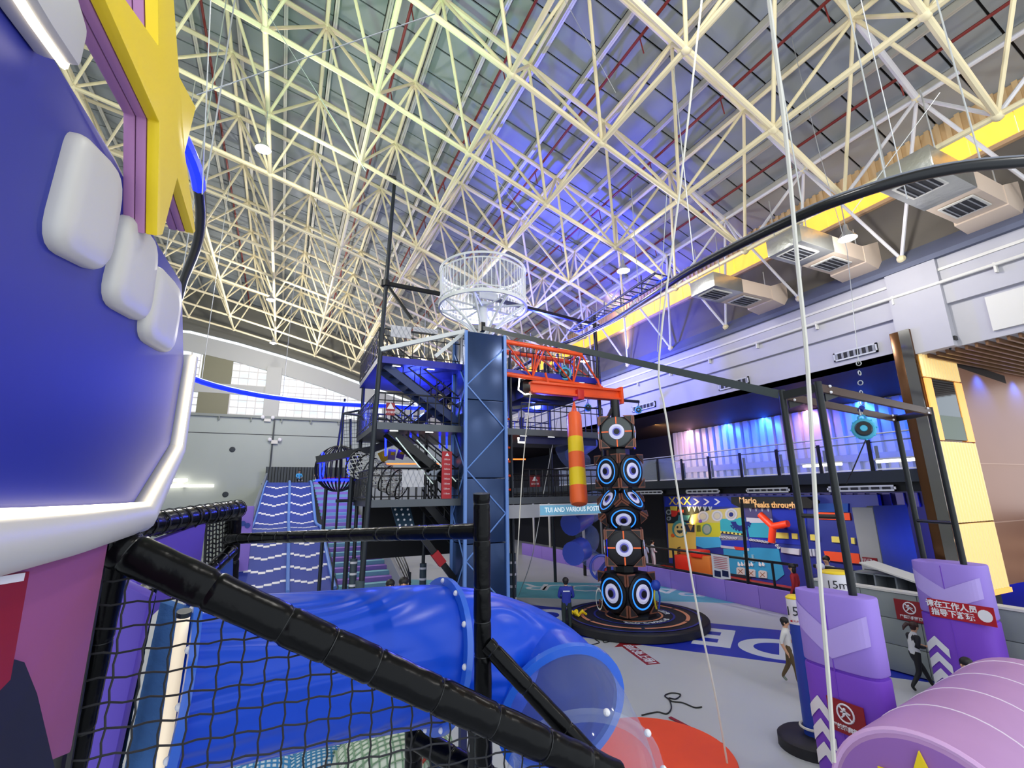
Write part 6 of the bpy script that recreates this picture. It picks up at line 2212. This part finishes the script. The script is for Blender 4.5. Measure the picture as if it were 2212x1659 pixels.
BASE = {  # fractions of the height; forward is +y, right hand is +x
    'pelvis': (0, 0, .52), 'waist': (0, 0, .60), 'chest': (0, .0, .72), 'neckb': (0, -.005, .815), 'neckt': (0, .008, .86), 'head': (0, .018, .905), 'skull': (0, .010, .95),
    'shR': (.105, -.005, .795), 'elR': (.135, -.02, .63), 'wrR': (.13, .04, .49), 'haR': (.128, .055, .455),
    'shL': (-.105, -.005, .795), 'elL': (-.135, -.02, .63), 'wrL': (-.13, .04, .49), 'haL': (-.128, .055, .455),
    'hipR': (.055, 0, .50), 'knR': (.06, .012, .28), 'anR': (.06, -.01, .05), 'toR': (.068, .075, .02),
    'hipL': (-.055, 0, .50), 'knL': (-.06, .012, .28), 'anL': (-.06, -.01, .05), 'toL': (-.068, .075, .02)}
RAD = {'pelvis': .078, 'waist': .070, 'chest': .082, 'neckb': .038, 'neckt': .032, 'head': .050, 'skull': .050, 'sh': .044, 'el': .029, 'wr': .020, 'ha': .020, 'hip': .058, 'kn': .040, 'an': .026, 'to': .021}
EDG = [('pelvis', 'waist'), ('waist', 'chest'), ('chest', 'neckb'), ('neckb', 'neckt'), ('neckt', 'head'), ('head', 'skull')] + \
      [(a + s, b + s) for s in 'RL' for a, b in (('sh', 'el'), ('el', 'wr'), ('wr', 'ha'), ('hip', 'kn'), ('kn', 'an'), ('an', 'to'))] + [('chest', 'shR'), ('chest', 'shL'), ('pelvis', 'hipR'), ('pelvis', 'hipL')]
_pm = {}


def pmat(h, rough=.7):
    return mat('cloth_' + h[1:], h, rough)


def person(label, loc, heading, h, pose=None, top='#1d2f9a', bottom='#22252c', shoe='#e8e8ea', hair='#14100f', skin='#d8a583', sleeve=True, long_hair=False, tail=False, fat=1.0, extras=None, group=None, cap=None, hands=True, chest2=None):
    J = dict(BASE)
    J.update(pose or {})
    J = {k: Vector(v) * h for k, v in J.items()}
    names = list(J)
    idx = {n: i for i, n in enumerate(names)}
    vs = [J[n] for n in names]
    rs = []
    for n in names:
        r = RAD.get(n, RAD.get(n[:-1], .03)) * h
        if n in ('waist', 'chest', 'pelvis', 'shR', 'shL'):
            r *= fat
        rs.append(r)
    es = [(idx[a], idx[b]) for a, b in EDG]
    tags = ['h' if n in ('head', 'skull', 'neckt') else n for n in names]
    segs = []
    for a, b in EDG:
        k = 't'
        if a in ('neckb', 'neckt', 'head'):
            k = 's'
        elif a[:-1] in ('hip', 'kn') or b[:3] == 'hip':
            k = 'b'
        elif a[:-1] == 'an':
            k = 'f'
        elif a[:-1] == 'wr':
            k = 's'
        elif a[:-1] in ('sh', 'el') or b[:2] == 'sh':
            k = 'a'
            if a[:-1] == 'el' and not sleeve:
                k = 's'
        segs.append((a, b, k))
    # nose
    f = (J['head'] - J['neckt'])
    yaw_h = J.get('face', Vector((0, 1, 0)))
    fd = Vector((yaw_h.x, yaw_h.y, 0)).normalized() if yaw_h.length else Vector((0, 1, 0))
    vs.append(J['head'] + fd * .062 * h + Vector((0, 0, .004 * h)))
    rs.append(.011 * h)
    es.append((idx['head'], len(vs) - 1))
    # fingers
    if hands:
        for s, sg in (('R', 1), ('L', -1)):
            w_, p_ = J['wr' + s], J['ha' + s]
            d = (p_ - w_).normalized()
            sd = d.cross(Vector((0, 0, 1)) if abs(d.z) < .8 else Vector((0, 1, 0))).normalized()
            nn_ = d.cross(sd)
            for i, (o, L) in enumerate(((-.012, .030), (-.004, .036), (.004, .034), (.012, .026))):
                a = p_ + (sd * o + d * .012) * h
                b = a + (d * L * .6 + nn_ * .004) * h
                c = b + (d * L * .5 + nn_ * .012) * h
                k = len(vs)
                vs += [a, b, c]
                rs += [.0062 * h, .0055 * h, .0045 * h]
                es += [(idx['ha' + s], k), (k, k + 1), (k + 1, k + 2)]
            k = len(vs)
            a = w_.lerp(p_, .6) + sd * -.016 * h
            vs += [a, a + (sd * -.012 + d * .02) * h]
            rs += [.007 * h, .0055 * h]
            es += [(idx['ha' + s], k), (k, k + 1)]
    me = bpy.data.meshes.new('body')
    me.from_pydata([tuple(v) for v in vs], es, [])
    o = bpy.data.objects.new('body', me)
    COL.objects.link(o)
    md = o.modifiers.new('skin', 'SKIN')
    md.use_smooth_shade = True
    sv = me.skin_vertices[0].data
    for i, r in enumerate(rs):
        n = names[i] if i < len(names) else ''
        k = (1.0, 1.0)
        if n in ('chest', 'waist', 'pelvis'):
            k = (1.22, .82)
        sv[i].radius = (r * k[0], r * k[1])
        sv[i].use_root = (n == 'pelvis')
    o.modifiers.new('sub', 'SUBSURF').levels = 1
    dg = bpy.context.evaluated_depsgraph_get()
    me2 = bpy.data.meshes.new_from_object(o.evaluated_get(dg))
    bpy.data.objects.remove(o)
    me2.materials.clear()
    ml = [pmat(skin, .5), pmat(top), pmat(bottom), pmat(shoe, .5), pmat(chest2 or top)]
    for m in ml:
        me2.materials.append(m)
    K = {'s': 0, 't': 4 if chest2 else 1, 'a': 1, 'b': 2, 'f': 3}
    for p in me2.polygons:
        c = p.center
        best = min(segs, key=lambda q: seg_dist(c, J[q[0]], J[q[1]]) - .4 * .5 * (RAD.get(q[0], RAD.get(q[0][:-1], .03)) + RAD.get(q[1], RAD.get(q[1][:-1], .03))) * h)
        k = K[best[2]]
        if best[0] == 'pelvis' and best[1] == 'waist' and c.z < J['pelvis'].z + .01 * h:
            k = 2
        p.material_index = k
        p.use_smooth = True
    e = thing('person', label, 'person', loc, group)
    e.rotation_euler = (0, 0, heading)
    me2.name = 'body'
    b = bpy.data.objects.new('body', me2)
    COL.objects.link(b)
    b.parent = e

    def child(nm, B_, m):
        q = B_.done(nm, m, smooth=True)
        q.parent = e
        return q

    hc = J['head'].lerp(J['skull'], .55)
    fdv = fd
    sdv = Vector((fdv.y, -fdv.x, 0))
    Rh = Matrix((sdv, fdv, Vector((0, 0, 1)))).transposed()
    hb = B()
    # hair shell: a cap shifted back
    hb.ball(hc - fdv * .010 * h + Vector((0, 0, .012 * h)), .064 * h, 14, 9, (.98, 1.05, .92), Rh)
    hb.ball(hc - fdv * .026 * h + Vector((0, 0, -.018 * h)), .050 * h, 12, 8, (1.05, .8, 1.1), Rh)
    if long_hair:
        hb.ball(hc - fdv * .03 * h + Vector((0, 0, -.05 * h)), .056 * h, 12, 8, (1.05, .6, 1.5), Rh)
    if tail:
        hb.tube([hc - fdv * .055 * h + Vector((0, 0, .02 * h)), hc - fdv * .12 * h + Vector((0, 0, .03 * h)), hc - fdv * .17 * h + Vector((0, 0, -.01 * h)), hc - fdv * .19 * h + Vector((0, 0, -.06 * h))], [.014 * h, .028 * h, .024 * h, .006 * h], 10)
    child('hair' if not cap else 'cap', hb, pmat(cap or hair, .5))
    for s in (-1, 1):
        child('eye', B().ball(J['head'] + fdv * .047 * h + sdv * s * .019 * h + Vector((0, 0, .014 * h)), .0065 * h, 8, 6), pmat('#1a1512', .3))
        child('ear', B().ball(hc + sdv * s * .054 * h + Vector((0, 0, -.022 * h)) - fdv * .004 * h, .014 * h, 8, 6, (.5, .8, 1.2), Rh), pmat(skin, .5))
    mb = B()
    mb.ball(J['head'] + fdv * .047 * h + Vector((0, 0, -.021 * h)), .011 * h, 8, 6, (1.4, .5, .45), Rh)
    child('mouth', mb, pmat('#a8574f', .5))
    if extras:
        extras(e, J, h, child)
    return e


def hd(dx, dy):
    """rotation so that local +y points along (dx, dy)"""
    return math.atan2(-dx, dy)


armsfront = {'elR': (.145, .0, .64), 'wrR': (.08, .10, .60), 'haR': (.04, .115, .60), 'elL': (-.145, .0, .64), 'wrL': (-.08, .10, .60), 'haL': (-.04, .115, .60)}
sitp = {'pelvis': (0, 0, .12), 'waist': (0, -.02, .20), 'chest': (0, -.02, .32), 'neckb': (0, -.015, .415), 'neckt': (0, 0, .46), 'head': (0, .012, .505), 'skull': (0, .005, .55), 'shR': (.105, -.02, .395), 'shL': (-.105, -.02, .395), 'elR': (.14, .04, .27), 'wrR': (.10, .14, .22), 'haR': (.07, .17, .22), 'elL': (-.14, .04, .27), 'wrL': (-.10, .14, .22), 'haL': (-.07, .17, .22), 'hipR': (.055, .01, .10), 'hipL': (-.055, .01, .10), 'knR': (.07, .2, .16), 'knL': (-.07, .2, .16), 'anR': (.07, .36, .03), 'anL': (-.07, .36, .03), 'toR': (.075, .40, .09), 'toL': (-.075, .40, .09)}

sp0 = on(1226, 1366, 'z', 0)
def staff_extra(e, J, h, child):
    q = B().box(J['chest'] + Vector((.0, -.088 * h, .035 * h)), (.13 * h, .008, .02 * h)).done('back_print', pmat('#dfe3ee'))
    q.parent = e


person('person in royal blue sweatshirt with white back print watching the totem', (sp0.x, sp0.y, 0), hd(sp0.x, sp0.y) + .1, 1.66, armsfront, top='#1d2c94', bottom='#1d2a2a', shoe='#d8d8da', extras=staff_extra, fat=1.08)
gp = on(1990, 1492, 'z', 0)
gdir = RGT.copy()
gdir.z = 0
gpose = {'pelvis': (0, .0, .52), 'waist': (0, .015, .60), 'chest': (0, .03, .72), 'neckb': (0, .045, .815), 'neckt': (0, .065, .86), 'head': (0, .085, .905), 'skull': (0, .08, .95),
         'shR': (.10, .03, .795), 'shL': (-.10, .03, .795), 'elR': (.125, -.01, .66), 'wrR': (.09, .12, .63), 'haR': (.07, .155, .645), 'elL': (-.125, .06, .66), 'wrL': (-.06, .15, .64), 'haL': (-.04, .17, .64),
         'hipR': (.05, 0, .50), 'hipL': (-.05, 0, .50), 'knR': (.055, -.02, .27), 'anR': (.055, -.17, .08), 'toR': (.055, -.12, .02), 'knL': (-.055, .14, .29), 'anL': (-.055, .24, .055), 'toL': (-.055, .32, .02)}
person('person, child with ponytail in black sleeved white shirt striding past the grey wall', (gp.x, gp.y, 0), hd(gdir.x, gdir.y), 1.40, gpose, top='#1f1f26', chest2='#e2e3e2', bottom='#18191e', shoe='#1b1b20', hair='#3a201a', tail=True, fat=.95)
p = on(872, 1300, 'z', 0)
p = on(872, 1258, 'y', 14.0)
person('person in white shirt looking down behind the blue tube slide', (p.x, 14.0, 0), hd(-p.x, -14), 1.0 * p.z / .93, None, top='#e6e6e8', bottom='#30343c')
p = on(843, 1262, 'y', 14.6)
person('person, small child in grey shirt next to the white shirted one', (p.x, 14.6, 0), hd(-p.x, -14), p.z / .93, None, top='#c8ccd2', bottom='#39404c')
p = on(2088, 1432, 'x', 10.9)
person('person with black hair, only the head showing behind the lilac barrel', (p.x, p.y, 0), hd(-RGT.x, -RGT.y), p.z / .935, None, top='#2a2a33', bottom='#22232a')
p = on(1706, 1405, 'z', 0)
pw = on(1712, 1478, 'z', 0)
walk = {'knR': (.06, .09, .29), 'anR': (.06, .10, .06), 'toR': (.065, .18, .03), 'knL': (-.06, -.03, .27), 'anL': (-.06, -.14, .08), 'toL': (-.06, -.08, .02), 'elR': (.14, -.06, .64), 'wrR': (.13, .0, .50), 'elL': (-.14, .03, .63), 'wrL': (-.12, .13, .53), 'haR': (.13, .02, .465), 'haL': (-.115, .165, .515)}
person('person in white top and khaki trousers half hidden by the 5m pole', (pw.x, pw.y, 0), hd(.5, -1), 1.42, walk, top='#e2e0dc', bottom='#5d4a2c', shoe='#7a8478', sleeve=False)
p = on(1712, 1225, 'x', 16.2)
person('person with long black hair in a red coat at the violet barrier', (16.2, p.y, 0), hd(-.3, 1), p.z / .93, None, top='#a8202c', bottom='#2a1a1e', long_hair=True)
p = on(1772, 1222, 'x', 16.0)
person('person wearing white cap by the mural, seen over the near violet pad', (16.0, p.y, 0), hd(-1, -.4), p.z / .95, None, top='#2b2f7a', bottom='#2a2c36', cap='#e9e9ec')
p = on(1785, 1208, 'x', 17.4)
person('person with dark hair behind the white capped one', (17.4, p.y, .2), hd(-1, -.2), max(.8, (p.z - .2) / .93), None, top='#d8d8da', bottom='#2a2c36')
p = on(1395, 1213, 'x', 18.3)
person('person in pale tracksuit standing left of the mural, nearer the totem', (18.3, p.y, .2), hd(1, .2), 1.5, armsfront, top='#aeb9d8', bottom='#b6c2e0')
p = on(1412, 1215, 'x', 18.6)
person('person in white coverall standing left of the mural', (18.6, p.y, .2), hd(1, -.3), 1.62, armsfront, top='#d2d2dc', bottom='#d6d6de')
p = on(937, 1070, 'y', TY + .35)
climb = {'elR': (.17, .02, .84), 'wrR': (.2, .06, .98), 'haR': (.2, .07, 1.02), 'elL': (-.17, .02, .70), 'wrL': (-.26, .06, .78), 'haL': (-.29, .07, .80), 'knR': (.08, .03, .28), 'knL': (-.08, .04, .28)}
person('person in grey shirt and black trousers reaching up beside the red chart', (p.x, TY + .35, TZ[0]), hd(.3, 1), 1.3, climb, top='#aab3c4', bottom='#17181c', shoe='#c9d4ea')
p = on(1127, 925, 'y', TY + .8)
person('person in blue helmet and harness on the second tower deck', (p.x, TY + .8, TZ[1]), hd(-.2, 1), 1.15, None, top='#cfd2ea', bottom='#2b3190', cap='#1c38c8')
for k, (px, c, lab) in enumerate(((1158, '#3a3f70', 'person in dark blue on the top tower deck behind orange tubes, left'), (1180, '#e3cfa6', 'person in cream top on the top tower deck behind orange tubes'), (1205, '#2a35b8', 'person in bright blue on the top tower deck right of the cream one'), (1240, '#4a4d5c', 'person in grey at the right end of the top tower deck'))):
    p = on(px, 790, 'y', TY + .9 + .2 * k)
    person(lab, (p.x, TY + .9 + .2 * k, TZ[2]), hd(-.3 + .3 * k, -1), 1.45, armsfront if k % 2 else None, top=c, bottom='#23263a', hands=False)
p = on(645, 1037, 'y', 40.4)
person('person in sky blue top sitting at the head of the wavy slide', (p.x, 40.2, 5.55), hd(.2, -1), 1.5, sitp, top='#3f9fd8', bottom='#22242c')
p = on(684, 1040, 'y', 41.5)
person('person in black standing at the head of the striped stair', (p.x, 41.5, 5.45), hd(0, -1), 1.45, None, top='#1f2024', bottom='#c9b9a6')
p = on(1312, 1220, 'y', 18.4)
person('person in red shirt beside the twisting slide exit', (p.x, 18.4, 0), hd(-.2, 1), p.z / .9 if p.z > .9 else 1.2, None, top='#b02a3a', bottom='#2a2c38')
p = on(945, 1585, 'z', .8)
person('person, child in rust red coat bending under the tube slide', (p.x, p.y, 0), hd(-1, -.3), 1.15, {'chest': (0, .10, .68), 'neckb': (0, .17, .74), 'neckt': (0, .21, .77), 'head': (0, .245, .79), 'skull': (0, .27, .82), 'shR': (.1, .15, .73), 'shL': (-.1, .15, .73), 'elR': (.13, .2, .58), 'elL': (-.13, .2, .58), 'wrR': (.1, .28, .5), 'wrL': (-.1, .28, .5), 'haR': (.1, .3, .47), 'haL': (-.1, .3, .47), 'waist': (0, .04, .60)}, top='#8f3020', bottom='#23304c', hair='#5a2018')
# harness set hanging on the totem and a yellow plush on its base
q = on(1418, 1300, 'z', .7)
u = Vector((math.cos(-view), math.sin(-view), 0))
hp = Vector((tX, tY, 1.0)) + u * .95 + Vector((-math.sin(view) * .3, -math.cos(view) * .3, 0))
t = thing('climbing_harness', 'blue and yellow climbing harness hanging on the lowest speaker block', 'harness', hp)
B().ball(hp + Vector((0, 0, .28)), .16, 12, 8, (1, 1, 1.1)).done('blue_pack', mat('harness_blue', '#1c3fae', .5), t, smooth=True)
for s in (-1, 1):
    B().tube(smooth_path([hp + Vector((s * .05, 0, .2)), hp + Vector((s * .12, -.02, -.1)), hp + Vector((s * .05, 0, -.45))], 4), .03, 6).done('strap', mat('harness_yellow', '#c9b82a', .6) if s < 0 else mat('harness_blue', '#1c3fae'), t, smooth=True)
hp2 = Vector((tX, tY, .8)) - u * .95 + Vector((-math.sin(view) * .3, -math.cos(view) * .3, 0))
t = thing('white_loop', 'white sling loop hanging left on the lowest speaker block', 'sling', hp2)
B().ring(hp2, (math.sin(view), math.cos(view), 0), .3, .025, 20, 6).done('loop', M_rope, t, smooth=True)
for o_ in t.children:
    o_.data.transform(Matrix.Translation(hp2) @ Matrix.Diagonal((.35, .35, 1.1, 1)) @ Matrix.Translation(-hp2))
q = on(1248, 1330, 'z', .3)
t = thing('yellow_gear', 'small heap of yellow straps on the totem base edge', 'gear', q)
for i in range(5):
    a = i * 1.3
    B().tube(smooth_path([q + Vector((math.cos(a) * .05, math.sin(a) * .05, .02)), q + Vector((math.cos(a) * .2, math.sin(a) * .14, .14)), q + Vector((math.cos(a + .6) * .32, math.sin(a + .6) * .2, .03))], 4), .04, 6).done('strap', M_yellow, t, smooth=True)
q = on(1405, 1325, 'z', .33)
t = thing('red_pouch', 'small red pouch lying on the totem base', 'pouch', q)
B().ball(q + Vector((0, 0, .08)), .16, 10, 7, (1.2, .8, .6)).done('pouch', mat('pouch_red', '#c9202a', .5), t, smooth=True)
B().ring(q + Vector((0, 0, .16)), (0, 1, 0), .06, .012, 10, 5).done('loop', M_black, t)
